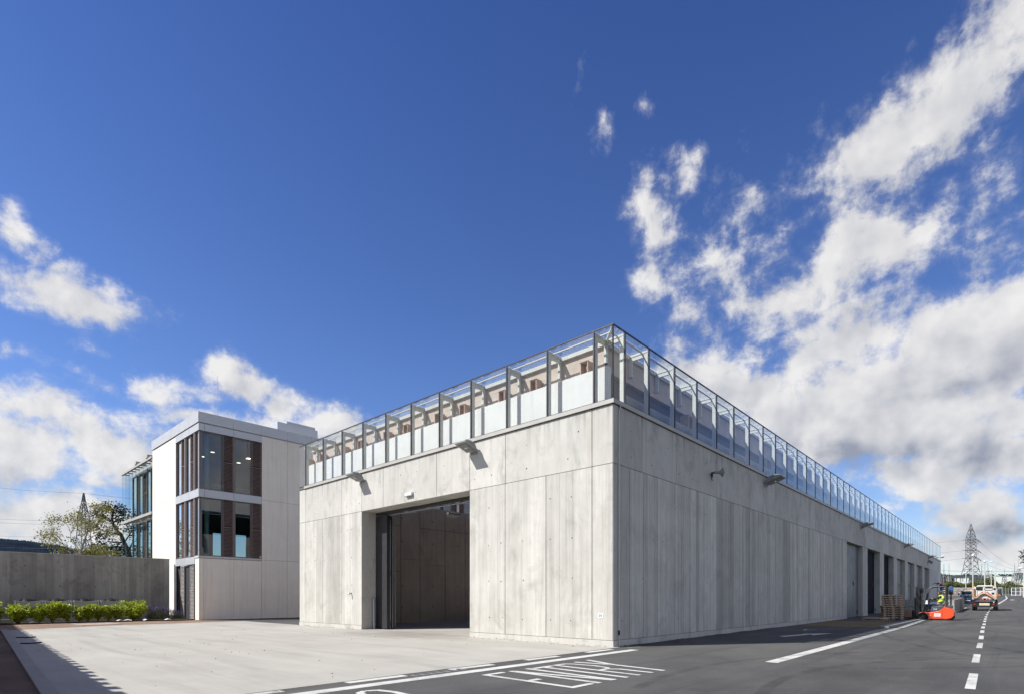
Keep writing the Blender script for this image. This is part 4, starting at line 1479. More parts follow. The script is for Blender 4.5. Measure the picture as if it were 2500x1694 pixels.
b.tube([(-0.62, 30.25, 4.06), (-0.62, 30.25, 7.78)], 0.14, 14)
b.tube([(-0.62, 30.25, 8.26), (-0.62, 30.25, 11.95)], 0.14, 14)
b.build('column', M['col_blue'], office)
M['pendant'] = emit('lit_pendant_lamp', (1.0, 0.86, 0.62), 4.0)
for i, (px, py) in enumerate(((519, 1103), (497, 1114), (582.6, 1129), (606.6, 1118.3))):
    p = at(px, py, 36.6)
    t = empty('pendant_lamp', p, 'lit round pendant lamp behind the upper corner glass, %s' % ('highest of the four', 'nearest the blue column', 'lowest of the four', 'farthest from the blue column')[i], 'lamp', 'pendant lamps in the upper office')
    MB().lathe([(0.0, 0.0), (0.12, 0.0), (0.125, 0.012), (0.0, 0.02)], p, 'z', 14).build('diffuser', M['pendant'], t)
    MB().lathe([(0.13, 0.0), (0.13, 0.014), (0.06, 0.09), (0.0, 0.1)], p, 'z', 14).build('shade', M['white_paint'], t)
    MB().tube([p + Vector((0, 0, .1)), Vector((p.x, p.y, 11.95))], 0.008, 5).build('cord', M['black'], t)
# desks and a chair seen low through the glass
for i, (x, y) in enumerate(((0.6, 31.2), (1.9, 31.6))):
    t = empty('office_desk', (x, y, 8.26), 'pale office desk behind the upper corner glass, %s' % ('under the wide corner pane' if i == 0 else 'behind the narrower pane'), 'desk')
    MB().box(x - .6, x + .6, y - .35, y + .35, 8.96, 9.0).build('desk_top', M['white_paint'], t)
    for sx in (-.55, .55):
        for sy in (-.3, .3):
            MB().box(x + sx - .02, x + sx + .02, y + sy - .02, y + sy + .02, 8.262, 8.96).build('leg', M['galv'], t)
t = empty('office_chair', (2.25, 30.9, 8.26), 'pale chair behind the narrower upper pane', 'chair')
MB().rbox(2.05, 2.45, 30.7, 31.1, 8.70, 8.75, .02).build('seat', M['panel_grey'], t)
MB().rbox(2.41, 2.46, 30.7, 31.1, 8.76, 9.15, .02).build('backrest', M['panel_grey'], t)
for sx in (2.08, 2.42):
    for sy in (30.73, 31.07):
        MB().tube([(sx, sy, 8.262), (sx, sy, 8.70)], .012, 6).build('leg', M['galv'], t)
# rear wing: timber louvred windows behind a screen of glass fins
b = MB()
b.box(-0.75, -0.6, 39.12, 46.9, 0, 11.85)
b.box(-0.59, 2.6, 46.75, 46.9, 0, 11.85)
b.build('rear_wing_wall', M['frame_brown'], office)
MF = Matrix(((0, -1, 0, -0.75), (1, 0, 0, 0), (0, 0, 1, 0), (0, 0, 0, 1)))
for (z0, z1) in ((4.2, 7.6), (8.0, 11.6)):
    for (u0, u1) in ((39.2, 40.3), (41.5, 42.6), (43.8, 44.9), (45.5, 46.8)):
        window(MF, u0, u1, z0, z1, rec=-.12)
    for (u0, u1) in ((40.4, 41.4), (42.7, 43.7)):
        louvre(MF, u0, u1, z0, z1, rec=-.1)
M['fin_edge'] = plain('polished_green_glass_edge', (0.07, 0.17, 0.17), .2)
fins = []
b = MB()
for z0, z1 in ((11.86, 12.02), (7.68, 7.88)):
    b.box(-1.5, -1.36, 39.12, 47.9, z0, z1)
    for i in range(9):
        y = 39.5 + i * 1.03
        b.box(-1.36, -0.92, y - .03, y + .03, z0 + .03, z1 - .03)
for y in (40.2, 43.3):
    b.cbox((-1.2, y, 12.16), (0.7, 0.5, 0.22))
b.build('fin_beam', M['coping'], office)
for z0, z1 in ((3.6, 7.66), (7.9, 11.84)):
    for i in range(9):
        y = 39.45 + i * 1.035
        fb2 = MB().box(-1.42, -0.90, y, y + .02, z0, z1)
        fb2.mi = 1
        fb2.box(-1.432, -1.4215, y - .002, y + .022, z0, z1)
        fb2.build('glass_fin', [M['glass_fin'], M['fin_edge']], office)
# roof things
t = empty('roof_plant', (5.2, 33.2, 12.6), 'pale grey plant housing on the roof of the office block', 'roof plant')
MB().rbox(4.8, 8.0, 32.0, 35.0, 12.6, 14.55, 0.02).build('housing', M['panel_grey'], t)
MB().rbox(5.6, 7.9, 32.2, 34.8, 14.56, 14.8, 0.02).build('cap', M['panel_grey'], t)
t = empty('lightning_rod', (2.2, 36.5, 12.6), 'thin lightning rod on the roof of the office block', 'rod')
MB().tube([(2.2, 36.5, 12.6), (2.2, 36.5, 14.5), (2.2, 36.5, 18.4)], [0.025, 0.02, 0.01], 6).build('mast', M['steel'], t)
MB().cbox((2.2, 36.5, 12.64), (0.3, 0.3, 0.08)).build('foot', M['galv'], t)
t = empty('wall_camera', (2.3, 29.1, 4.15), 'tiny pale camera on the ledge at the corner of the louvred window', 'camera')
MB().rbox(2.28, 2.40, 28.98, 29.15, 4.10, 4.22, 0.02).build('housing', M['white_paint'], t)
MB().cyl((2.34, 28.97, 4.16), (0, 1, 0), .035, .03, 10).build('lens', M['black'], t)

# ---------------------------------------------------------------- left yard: wall, condensers, shrubs, trees
gw = empty('garden_wall', (-1.72, 34, 0), 'tall grey board marked concrete wall behind the row of green shrubs', 'wall')
b = MB()
x = -1.72
rg = random.Random(11)
while x > -34:
    w = rg.choice((0.15, 0.2, 0.3, 0.3, 0.45, 0.6))
    b.tone = rg.uniform(0.15, 0.8)
    b.add([(x, 34.0, 0), (x - w, 34.0, 0), (x - w, 34.0, 4.03), (x, 34.0, 4.03)], [(0, 1, 2, 3)])
    x -= w
b.tone = .5
b.box(x, -1.72, 34.001, 34.3, 0, 4.029)
b.build('wall', M['conc_garden'], gw)
b = MB()
b.box(x, -1.70, 33.985, 34.31, 4.031, 4.07)
b.build('coping', M['conc_smooth'], gw)
b = MB()
for i in range(10):
    for z in (0.9, 2.1, 3.3):
        b.cbox((-2.6 - i * 1.62 + rg.uniform(-.05, .05), 33.997, z), (.05, .006, .05))
b.build('tie_holes', M['hole'], gw)

# tall board fence just outside the frame: it throws the toothed shadow over the apron's edge
fe = empty('board_fence', (-14.2, 14, 0), 'tall close boarded timber fence along the far edge of the bark border', 'fence')
b = MB()
n = 118
for i in range(n):
    y = -3.5 + i * 0.315
    xf = -14.72 + 0.0505 * y
    h = 4.0 + (0.11 if i % 2 else 0.0) + rg.uniform(-.03, .03)
    b.box(xf - .012 + (.026 if i % 2 else 0), xf + .012 + (.026 if i % 2 else 0), y - .02, y + 0.335, 0.02, h)
b.build('boards', M['timber'], fe)
for i in range(13):
    y = -3.4 + i * 3.05
    xf = -14.72 + 0.0505 * y
    MB().box(xf - .14, xf - .02, y - .06, y + .06, 0, 3.9).build('post', M['timber'], fe)

# condenser units on a low plinth
pl = MB().box(-10.35, -4.25, 32.05, 33.6, 0.0, 0.24)
tag(pl.build('plinth_slab', M['conc_smooth'], bevel=.01), 'low concrete plinth under the row of condenser units', 'plinth')
M['ac'] = plain('cream_condenser_casing', (0.42, 0.41, 0.35), 0.5, 0, .06)


def condenser(w):
    t = empty('condenser_unit', (0, 0, 0), '', 'air conditioner', 'condenser units in front of the garden wall')
    MB().rbox(-w / 2 + .05, w / 2 - .05, 0.0, 0.75, 0.62, 1.0, .015).build('casing', M['ac'], t)
    b = MB()
    for i in range(16):
        x0 = -w / 2 + .08 + i * (w - .16) / 16
        b.box(x0, x0 + .035, 0.02, 0.73, 0.2, 0.61)
    b.box(-w / 2 + .06, w / 2 - .06, 0.1, 0.65, 0.16, 0.6)
    b.build('coil', M['interior_dark'], t)
    for sx in (-1, 1):
        MB().box(sx * (w / 2) - .03, sx * (w / 2) + .03, -0.012, 0.06, 0.0, 1.03).build('leg', M['steel'], t)
        MB().box(sx * (w / 2) - .03, sx * (w / 2) + .03, 0.69, 0.762, 0.0, 1.03).build('leg', M['steel'], t)
    b = MB()
    b.lathe([(0.40, 1.0), (0.40, 1.05), (0.36, 1.07), (0.30, 1.06), (0.28, 1.02)], (0, .37, 0), 'z', 22)
    for r in (.1, .2, .3):
        b.tube([(r * math.cos(a * math.pi / 10), .37 + r * math.sin(a * math.pi / 10), 1.075) for a in range(21)], .008, 5, cap=False)
    b.tube([(-.12, .37, 1.08), (-.05, .37, 1.12), (.05, .37, 1.12), (.12, .37, 1.08)], .02, 6)
    b.build('fan_guard', M['black'], t)
    MB().cyl((-w / 2 + .18, -.006, .93), (0, 1, 0), .03, .012, 10).build('badge', M['black'], t)
    return t


c0 = condenser(1.16)
for i, x in enumerate((-9.08, -7.80, -6.50, -5.20)):
    c = c0 if i == 0 else copy_tree(c0)
    c.location = (x, 32.5, 0.24)
    c['label'] = 'cream condenser unit on the plinth, ' + ('farthest from the office block', 'second of four from the end by the fence', 'second of four from the office block', 'nearest the office block')[i]


def leaf_mat(name, lo, hi, trans=0.35, rough=0.45):
    m, nt, p = new_mat(name)
    oi = nt.nodes.new('ShaderNodeAttribute')
    oi.attribute_name = 'tone'
    n = noise(nt, (1.5, 1.5, 1.5), 3)
    f = mth(nt, 'ADD', mth(nt, 'MULTIPLY', oi.outputs['Fac'], 0.7), mth(nt, 'MULTIPLY', n, 0.3))
    c = ramp(nt, f, [(0.15, lo), (0.85, hi)])
    nt.links.new(c, p.inputs['Base Color'])
    p.inputs['Roughness'].default_value = rough
    tr = nd(nt, 'ShaderNodeBsdfTranslucent', {'Color': c})
    mx = nd(nt, 'ShaderNodeMixShader', {0: trans, 1: p.outputs[0], 2: tr.outputs[0]})
    nt.links.new(mx.outputs[0], nt.nodes['Material Output'].inputs['Surface'])
    return m


M['leaf_laurel'] = leaf_mat('glossy_laurel_leaf', (0.15, 0.20, 0.015), (0.55, 0.62, 0.06), 0.55, 0.3)
M['leaf_birch'] = leaf_mat('yellowing_birch_leaf', (0.16, 0.15, 0.03), (0.38, 0.37, 0.09), 0.3)
M['leaf_oak'] = leaf_mat('dark_oak_leaf', (0.010, 0.017, 0.008), (0.034, 0.05, 0.02), 0.2)
M['leaf_hedge'] = leaf_mat('hedge_leaf', (0.07, 0.085, 0.02), (0.20, 0.21, 0.06), 0.3)
M['leaf_far'] = leaf_mat('far_tree_leaf', (0.018, 0.028, 0.016), (0.05, 0.065, 0.035), 0.15)
M['leaf_lav'] = leaf_mat('lavender_leaf', (0.06, 0.09, 0.03), (0.15, 0.18, 0.07), 0.3)
M['lav_flower'] = leaf_mat('lavender_flower', (0.08, 0.045, 0.17), (0.16, 0.10, 0.28), 0.3)
M['bark'] = plain('brown_bark', (0.10, 0.075, 0.055), 0.9, 0, .3, 5)
M['bark_birch'] = plain('pale_birch_bark', (0.36, 0.31, 0.25), 0.8, 0, .35, 7)
M['bark_dark'] = plain('dark_oak_bark', (0.03, 0.025, 0.022), 0.9, 0, .3, 5)


def leaf(b, p, d, ln, w, rnd, up=None):
    d = Vector(d).normalized()
    s = d.cross(Vector((rnd.uniform(-1, 1), rnd.uniform(-1, 1), rnd.uniform(-.3, 1)))).normalized()
    m = Vector(p) + d * ln * 0.5
    e = Vector(p) + d * ln
    nrm = s.cross(d) * (w * .18)
    b.tone = min(1, max(0, rnd.gauss(.5, .25)))
    b.add([p, m + s * w / 2 + nrm, e, m - s * w / 2 + nrm], [(0, 1, 2), (0, 2, 3)])


def shrub(name, x, y, z, h, w, rnd, lm, n=650, leafl=.10, label='', cat='shrub', group=None, stems=9, lw=.5):
    t = empty(name, (x, y, z), label, cat, group)
    sb, lb = MB(), MB()
    tips = []
    for i in range(stems):
        a = rnd.uniform(0, 6.28)
        r = w / 2 * math.sqrt(rnd.uniform(.02, 1)) * .9
        hh = h * rnd.uniform(.55, 1.0) * (1 - .25 * r / (w / 2))
        p0 = Vector((x + rnd.uniform(-.06, .06), y + rnd.uniform(-.06, .06), z))
        p2 = Vector((x + r * math.cos(a), y + r * math.sin(a), z + hh))
        p1 = p0.lerp(p2, .5) + Vector((math.cos(a), math.sin(a), 0)) * .05
        sb.tube([p0, p1, p2], [.012, .009, .004], 5)
        tips.append((p0, p1, p2))
    for i in range(n):
        p0, p1, p2 = rnd.choice(tips)
        u = rnd.uniform(.12, 1.0) ** .75
        p = p0.lerp(p1, u * 2) if u < .5 else p1.lerp(p2, u * 2 - 1)
        p = p + Vector((rnd.gauss(0, .05), rnd.gauss(0, .05), rnd.gauss(0, .035))) * (w / .7)
        if p.z < z + .02:
            p.z = z + .02
        d = Vector((rnd.gauss(0, 1), rnd.gauss(0, 1), rnd.uniform(.1, 1.3)))
        leaf(lb, p, d, leafl * rnd.uniform(.6, 1.2), leafl * lw * rnd.uniform(.7, 1.2), rnd)
    sb.build('stem', M['bark'], t)
    lb.build('foliage', lm, t, fix=False)
    return t


rs = random.Random(5)
SH = [(-10.75, 1.25, .8, 'first laurel from the fence end, cut by the edge of the bed'), (-9.72, 1.08, .85, 'bushy laurel in front of the first condenser unit'),
      (-8.88, 1.02, .62, 'narrow two stemmed laurel in front of the gap between the first two condensers'), (-8.30, 1.45, .62, 'tallest upright laurel, in front of the second condenser unit'),
      (-7.62, 1.15, .72, 'full laurel hiding the second condenser unit'), (-7.08, 0.98, .60, 'low laurel between the second and third condensers'),
      (-6.72, 1.05, .55, 'slim laurel in front of the third condenser unit'), (-6.22, 1.10, .50, 'slim open laurel before the gap of the last two condensers'),
      (-5.72, 1.22, .55, 'loose pale tipped laurel before the last condenser unit'), (-5.22, 1.0, .6, 'short laurel pressed against the big round shrub'),
      (-4.52, 1.34, 1.15, 'biggest roundest bright green shrub at the end of the row')]
for i, (x, h, w, lab) in enumerate(SH):
    w = w * 1.3
    h = h * 1.08
    shrub('laurel_shrub', x, 30.9 + rs.uniform(-.15, .15), 0.05, h, w, rs, M['leaf_laurel'], int(1250 * (w / .7) ** 1.5), .13, lab, 'shrub', 'laurel shrubs along the garden wall', stems=int(8 + 10 * (w > 1)), lw=.52)


def lavender(x, y, w, h, lab):
    t = empty('lavender_clump', (x, y, .05), lab, 'lavender', 'lavender clumps beside the shrubs')
    lb, fb_, sb = MB(), MB(), MB()
    for i in range(int(420 * w)):
        a, r = rs.uniform(0, 6.28), w / 2 * math.sqrt(rs.random())
        p = Vector((x + r * math.cos(a), y + .6 * r * math.sin(a), .05 + rs.uniform(0, .55) * h * (1 - (r / w * 2) ** 2 * .6)))
        leaf(lb, p, (rs.gauss(0, .5), rs.gauss(0, .5), 1), .16, .022, rs)
    for i in range(int(110 * w)):
        a, r = rs.uniform(0, 6.28), w / 2 * math.sqrt(rs.random())
        p = Vector((x + r * math.cos(a), y + .6 * r * math.sin(a), .05 + .3 * h))
        q = p + Vector((rs.gauss(0, .09), rs.gauss(0, .09), h * rs.uniform(.45, .8)))
        sb.beam(p, q, .006)
        for k in range(4):
            leaf(fb_, q + Vector((rs.gauss(0, .012), rs.gauss(0, .012), .03 * k - .05)), (rs.gauss(0, .6), rs.gauss(0, .6), 1), .05, .03, rs)
    lb.build('foliage', M['leaf_lav'], t, fix=False)
    sb.build('stem', M['leaf_lav'], t)
    fb_.build('flower', M['lav_flower'], t, fix=False)


lavender(-3.35, 30.9, .95, .78, 'tallest purple lavender clump, right against the big round shrub')
lavender(-2.75, 30.7, .75, .62, 'middle lavender clump with sparse purple flower spikes')
lavender(-2.25, 30.6, .55, .48, 'smallest greenest lavender clump, near the office louvres')
shrub('low_plant', 1.35, 20.5, 0.0, .32, .8, rs, M['leaf_hedge'], 160, .05, 'scruffy low weed growing in the gap between the depot and the office block', 'plant', None, 8)
wb = MB()
for i in range(900):
    if i < 650:
        p = (rs.uniform(.2, 15) ** 1.0, -.03 - abs(rs.gauss(0, .05)), .0)
    else:
        p = (-.03 - abs(rs.gauss(0, .04)), rs.choice((rs.uniform(.2, 5.9), rs.uniform(13.1, 18.7))), .005)
    if math.sin(p[0] * 2.1 + p[1] * 3.3) > rs.uniform(-.9, .7):
        leaf(wb, p, (rs.gauss(0, 1), rs.gauss(-.3, .6), rs.uniform(.4, 1.2)), rs.uniform(.02, .06), .018, rs)
tag(wb.build('weeds', M['leaf_oak'], fix=False), 'dark moss and weeds along the foot of the depot walls', None, None, 'stuff')
M['paper'] = plain('pale_litter_paper', (0.62, 0.63, 0.66), .6)
for i, (x, y, sx, sy, a, lab) in enumerate(((-5.35, 30.15, .3, .12, .2, 'small white scrap of litter on the mulch under the loose laurel'), (-4.95, 30.2, .42, .2, -.3, 'largest white scrap of litter under the big shrub'), (-4.05, 30.05, .34, .18, .5, 'white folded scrap of litter on the bed between the big shrub and the lavender'), (-2.95, 29.85, .36, .16, .1, 'white scrap of litter in front of the lavender'), (-9.2, 30.25, .3, .14, .4, 'white scrap of litter under the first shrubs'))):
    b = MB(Matrix.Translation((x, y, .075)) @ Matrix.Rotation(a, 4, 'Z'))
    b.add([(-sx / 2, -sy / 2, 0), (0, -sy / 2, .05), (sx / 2, -sy / 2, .01), (sx / 2, sy / 2, .03), (0, sy / 2, .09), (-sx / 2, sy / 2, .02)], [(0, 1, 4, 5), (1, 2, 3, 4)])
    tag(b.build('litter_scrap', M['paper']), lab, 'litter', 'litter on the planting bed')


# ---------------------------------------------------------------- trees
def tree(name, base, limbs, lm, bm_, label, rnd, leafn, leafl, spread, cat='tree', group=None, droop=0.0, twigs=5, twl=.9):
    """limbs: list of (points, r0, r1); twigs and leaves are scattered from the outer half of each limb"""
    t = empty(name, base, label, cat, group)
    tb, lb = MB(), MB()
    ends = []
    for pts, r0, r1 in limbs:
        n = len(pts)
        tb.tube(pts, [r0 + (r1 - r0) * i / (n - 1) for i in range(n)], 7)
        P = [Vector(p) for p in pts]
        for k in range(twigs):
            u = rnd.uniform(.35, 1.0) * (n - 1)
            i = min(int(u), n - 2)
            p = P[i].lerp(P[i + 1], u - i)
            d = (P[i + 1] - P[i]).normalized() + Vector((rnd.gauss(0, .7), rnd.gauss(0, .7), rnd.gauss(.15, .5)))
            d.normalize()
            L = twl * rnd.uniform(.5, 1.2)
            m = p + d * L * .5 + Vector((0, 0, .08))
            q = p + d * L + Vector((0, 0, -droop * L))
            tb.tube([p, m, q], [max(.012, r1 * .7), .012, .006], 4, cap=False)
            ends.append((p, m, q))
    per = max(1, leafn // len(ends))
    for (p, m, q) in ends:
        k = int(per * rnd.uniform(.3, 1.8))
        for i in range(k):
            u = rnd.uniform(.3, 1.05)
            c = m.lerp(q, u) + Vector((rnd.gauss(0, spread), rnd.gauss(0, spread), rnd.gauss(0, spread * .7)))
            leaf(lb, c, (rnd.gauss(0, 1), rnd.gauss(0, 1), rnd.gauss(-droop, .7)), leafl * rnd.uniform(.6, 1.3), leafl * .6, rnd)
    tb.build('trunk', bm_, t)
    lb.build('crown', lm, t, fix=False)
    return t


def plim(pxs, Y, r0, r1, dy=0):
    """limb through photograph pixels at about Y metres, wandering a little in depth"""
    return ([at(px, py, Y + dy * i) for i, (px, py) in enumerate(pxs)], r0, r1)


rt = random.Random(21)
B = lambda a, b_: (50 + a * .12909, 1180 + b_ * .12909)
bl = []
b0 = at(*B(1130, 1500), 44)
bl.append(plim([B(1120, 2150), B(1125, 1330), B(1190, 1120), B(1260, 930), B(1290, 760), B(1310, 640), B(1390, 530), B(1480, 400)], 44, .09, .015))
bl.append(plim([B(1125, 1330), B(1070, 1200), B(950, 1080), B(950, 920), B(1040, 800), B(1120, 700)], 44, .05, .01, .2))
bl.append(plim([B(950, 920), B(900, 800), B(850, 740), B(760, 700)], 44.4, .02, .005, -.2))
bl.append(plim([B(1100, 1330), B(980, 1250), B(800, 1140), B(650, 1020), B(520, 930), B(420, 840)], 44, .04, .006, -.25))
bl.append(plim([B(800, 1140), B(700, 1150), B(620, 1080), B(560, 880)], 43.6, .02, .005, .2))
bl.append(plim([B(1200, 1120), B(1330, 1020), B(1470, 930), B(1600, 870), B(1720, 840)], 44, .04, .006, .25))
bl.append(plim([B(1260, 930), B(1370, 800), B(1420, 720)], 44, .02, .005, .2))
bl.append(plim([B(1290, 760), B(1180, 690), B(1120, 640)], 44, .02, .005, -.2))
bl.append(plim([B(1150, 1280), B(1300, 1220), B(1450, 1190), B(1580, 1260)], 44, .03, .006, .15))
bl.append(plim([B(1150, 1330), B(1000, 1330), B(880, 1290)], 43.7, .03, .006, .15))
bl.append(plim([B(1310, 640), B(1300, 520), B(1350, 430), B(1560, 440)], 44, .02, .005, .1))
tree('birch_tree', at(*B(1120, 2200), 44), bl, M['leaf_birch'], M['bark_birch'], 'thin yellowish birch with a pale trunk behind the garden wall', rt, 2900, .15, .26, droop=.5, twigs=9, twl=1.1)
ol = []
ol.append(plim([B(2160, 1900), B(2040, 1290), B(1960, 1120), B(1900, 960), B(1820, 880), B(1740, 740), B(1740, 600), B(1760, 500)], 50, .24, .05))
ol.append(plim([B(1900, 1110), B(1780, 1110), B(1660, 1090), B(1560, 1140), B(1480, 1190)], 50, .08, .02, .1))
ol.append(plim([B(1960, 1200), B(1840, 1190), B(1700, 1210), B(1580, 1240), B(1520, 1280)], 50, .08, .02, -.15))
ol.append(plim([B(1900, 960), B(1760, 940), B(1650, 980), B(1560, 1030)], 50, .06, .015, .2))
ol.append(plim([B(1740, 740), B(1620, 680), B(1520, 620), B(1450, 590)], 50, .05, .01, .2))
ol.append(plim([B(1820, 880), B(1700, 830), B(1560, 820), B(1430, 820)], 50, .05, .01, -.2))
ol.append(plim([B(1740, 600), B(1640, 520), B(1600, 500)], 50, .03, .01, .1))
ol.append(plim([B(1740, 740), B(1850, 640), B(1890, 560), B(1850, 490)], 50, .04, .01, .2))
ol.append(plim([B(1820, 880), B(1880, 760), B(1900, 640)], 50, .04, .01, .15))
ol.append(plim([B(1960, 1120), B(2060, 960), B(2120, 860), B(2140, 760)], 50, .07, .015, .2))
ol.append(plim([B(2040, 1290), B(2130, 1080), B(2180, 950)], 50, .07, .015, .2))
tree('oak_tree', at(*B(2160, 1950), 50), ol, M['leaf_oak'], M['bark_dark'], 'dark leafed leaning oak with crooked limbs beside the glass fins', rt, 1900, .24, .26, twigs=8, twl=.8)


def bush_mass(name, pts, lm, label, rnd, n, leafl, cat='bush', group=None, bark='bark'):
    """a broad bush: ellipsoid clumps (centre, radii) filled with leaves on short stems"""
    c0 = Vector(pts[0][0])
    t = empty(name, (c0.x, c0.y, c0.z - pts[0][1][2]), label, cat, group)
    lb, sb = MB(), MB()
    tot = sum(r[0] * r[2] for c, r in pts)
    for c, r in pts:
        c = Vector(c)
        sb.tube([(c.x, c.y, c.z - r[2] * 1.05), (c.x + rnd.uniform(-.2, .2), c.y, c.z)], [.06 * leafl / .2, .02], 5)
        for k in range(5):
            d = Vector((rnd.gauss(0, 1) * r[0], rnd.gauss(0, 1) * r[1], abs(rnd.gauss(0, .6)) * r[2]))
            sb.tube([c - Vector((0, 0, r[2] * .5)), c + d * .5], [.03 * leafl / .2, .008], 4)
        for i in range(int(n * r[0] * r[2] / tot)):
            d = Vector((rnd.gauss(0, 1), rnd.gauss(0, 1), rnd.gauss(0, 1))).normalized() * (rnd.random() ** .35) * rnd.choice((.8, .95, 1.0, 1.12))
            p = Vector((c.x + d.x * r[0], c.y + d.y * r[1], c.z + d.z * r[2]))
            leaf(lb, p, (rnd.gauss(0, 1), rnd.gauss(0, 1), rnd.gauss(.2, .7)), leafl * rnd.uniform(.6, 1.3), leafl * .6, rnd)
    sb.build('stem', M[bark], t)
    lb.build('foliage', lm, t, fix=False)
    return t


bush_mass('low_bush', [(at(*B(1250, 1330), 46), (1.2, .8, .9)), (at(*B(1450, 1310), 46.5), (1.0, .8, .8)), (at(*B(1650, 1350), 46.5), (.9, .8, .6))], M['leaf_birch'], 'olive green bush just showing over the garden wall below the birch', rt, 1500, .16)
bush_mass('dark_bush', [(at(*B(1720, 1310), 62), (2.4, 1.2, .9)), (at(*B(1880, 1290), 62), (1.2, 1.0, 1.1)), (at(*B(1940, 1260), 60), (1.0, .9, .9))], M['leaf_oak'], 'dark bush over the garden wall below the leaning oak', rt, 1400, .22)

# ---------------------------------------------------------------- loading bay: pallets, boxes, forklift and driver
M['pallet'] = plain('weathered_pallet_wood', (0.56, 0.42, 0.30), 0.85, 0, .25, 5, grime=.3)
M['orange'] = plain('orange_truck_paint', (0.72, 0.085, 0.025), 0.32, 0, .08, 3, grime=.08)
M['slate'] = plain('slate_grey_hood', (0.062, 0.068, 0.08), 0.5)
M['carton'] = plain('brown_carton', (0.25, 0.165, 0.11), .85, 0, .12)
M['green_bag'] = plain('pale_green_sheet', (0.25, 0.45, 0.38), .5)
M['blue'] = plain('blue_box_paint', (0.02, 0.10, 0.28), .4)
M['cream'] = plain('cream_sticker', (0.62, 0.55, 0.36), .6)

M['pallet_block'] = plain('dark_pallet_block_wood', (0.26, 0.18, 0.12), 0.9, 0, .2, 5)


def make_pallet(w=1.0, d=1.2):
    t = empty('pallet', (0, 0, 0), '', 'pallet', 'pallets in the loading bay')
    b = MB()
    for i in range(5):
        y0 = -w / 2 + i * (w - .13) / 4
        b.box(-d / 2, d / 2, y0, y0 + .15, .118, .144)
    for x in (-d / 2, -d / 4 - .07, -.07, d / 4 - .07, d / 2 - .14):
        b.box(x, x + .14, -w / 2, w / 2, .088, .1175)
    b.build('top_deck', M['pallet'], t)
    b = MB()
    for y in (-w / 2, -.06, w / 2 - .12):
        b.box(-d / 2, d / 2, y, y + .12, 0, .024)
    b.build('bottom_deck', M['pallet'], t)
    bl = MB().box(-.069, .069, -.07, .07, .0245, .0875).build('block', M['pallet_block'], t)
    k = 0
    for x in (-d / 2 + .07, 0, d / 2 - .07):
        for y in (-w / 2 + .09, 0, w / 2 - .09):
            o = bl if k == 0 else bl.copy()
            if k:
                COL.objects.link(o)
                o.parent = t
            o.location = (x, y, 0)
            o.scale = (1, 2.1 if y == 0 else 1.25, 1)
            k += 1
    return t


rp_ = random.Random(9)
pal0 = make_pallet(1.06, 1.2)
ORD = ('bottom', 'second', 'third', 'fourth', 'fifth', 'sixth', 'seventh', 'eighth', 'ninth', 'tenth', 'topmost')
first = True


def place_pallet(x, y, z, rz, lab):
    global first
    o = pal0 if first else copy_tree(pal0)
    first = False
    o.location = (x, y, z)
    o.rotation_euler = (0, 0, rz)
    o['label'] = lab


PX, PY = 29.95, -2.58
for i in range(11):
    dx = rp_.uniform(-.015, .015)
    dy = rp_.uniform(-.015, .015) + (0.012 * i if i > 5 else 0)
    if i == 10:
        dx, dy = .0, .10
    place_pallet(PX + dx, PY + dy, .02 + .1445 * i, R(3 + rp_.uniform(-1.2, 1.2)), '%s pallet of the tall stack beside the forklift%s' % (ORD[i], '' if i else ', standing on the ground'))
for i in range(6):
    place_pallet(31.3 + rp_.uniform(-.03, .03), -2.22 + rp_.uniform(-.03, .03), .03 + .1445 * i, R(rp_.uniform(-4, 4)), '%s pallet of the low stack half hidden behind the tall stack' % (ORD[i] if i < 5 else 'topmost'))
place_pallet(27.6, -1.95, .012, R(82), 'single pallet lying flat on the hatched bay in front of the stack')

t = empty('crate', (31.6, -3.5, 0.03), 'grey crate topped with a pale green sheet between the pallets and the forklift', 'crate')
MB().rbox(31.2, 32.0, -3.75, -3.15, .16, .80, .02).build('box', M['panel_grey'], t)
b = MB()
b.rbox(31.22, 31.98, -3.73, -3.17, .802, .90, .03)
b.build('cover_sheet', M['green_bag'], t)
for x in (31.25, 31.85):
    MB().box(x, x + .1, -3.75, -3.15, .03, .158).build('runner', M['pallet'], t)
t = empty('carton', (30.3, -3.3, .12), 'brown carton on the forks of the orange forklift', 'carton')
MB().rbox(29.98, 30.72, -3.52, -3.12, .165, .62, .008).build('box', M['carton'], t)
MB().box(30.31, 30.39, -3.525, -3.115, .1655, .6225).build('tape', M['cream'], t)

# forklift: faces the building (+Y); its left side is turned to the camera
fk = empty('forklift', (30.4, -4.7, 0.02), 'small orange and grey electric forklift with a black mast at the loading bay', 'forklift')
FX0, FX1 = 29.92, 30.90
b = MB()
prof = [(-3.86, .30), (-3.90, .46), (-4.02, .52), (-4.25, .50), (-4.50, .50), (-4.90, .60), (-5.06, .74), (-5.19, .90), (-5.28, .80), (-5.50, .76), (-5.62, .70), (-5.66, .56), (-5.64, .30), (-5.52, .16), (-5.35, .10), (-4.40, .10), (-4.36, .26), (-4.26, .40), (-4.10, .45), (-3.98, .42)]
b.prism(prof, 'x', FX0, FX1)
body = b.build('body', M['orange'], fk, bevel=.025)
b = MB()
b.prism([(-4.50, .505), (-4.52, .80), (-4.62, .86), (-5.10, .93), (-5.17, .90), (-5.05, .735), (-4.90, .605)], 'x', FX0 + .005, FX1 - .005)
hood = b.build('hood', M['slate'], fk, bevel=.02)
b = MB()
b.box(FX0 + .05, FX1 - .05, -5.55, -5.18, .78, .93)
b.prism([(-5.0, .93), (-5.28, .95), (-5.36, 1.12), (-5.30, 1.16), (-5.20, 1.0), (-5.0, 1.0)], 'x', FX0 + .25, FX1 - .25)
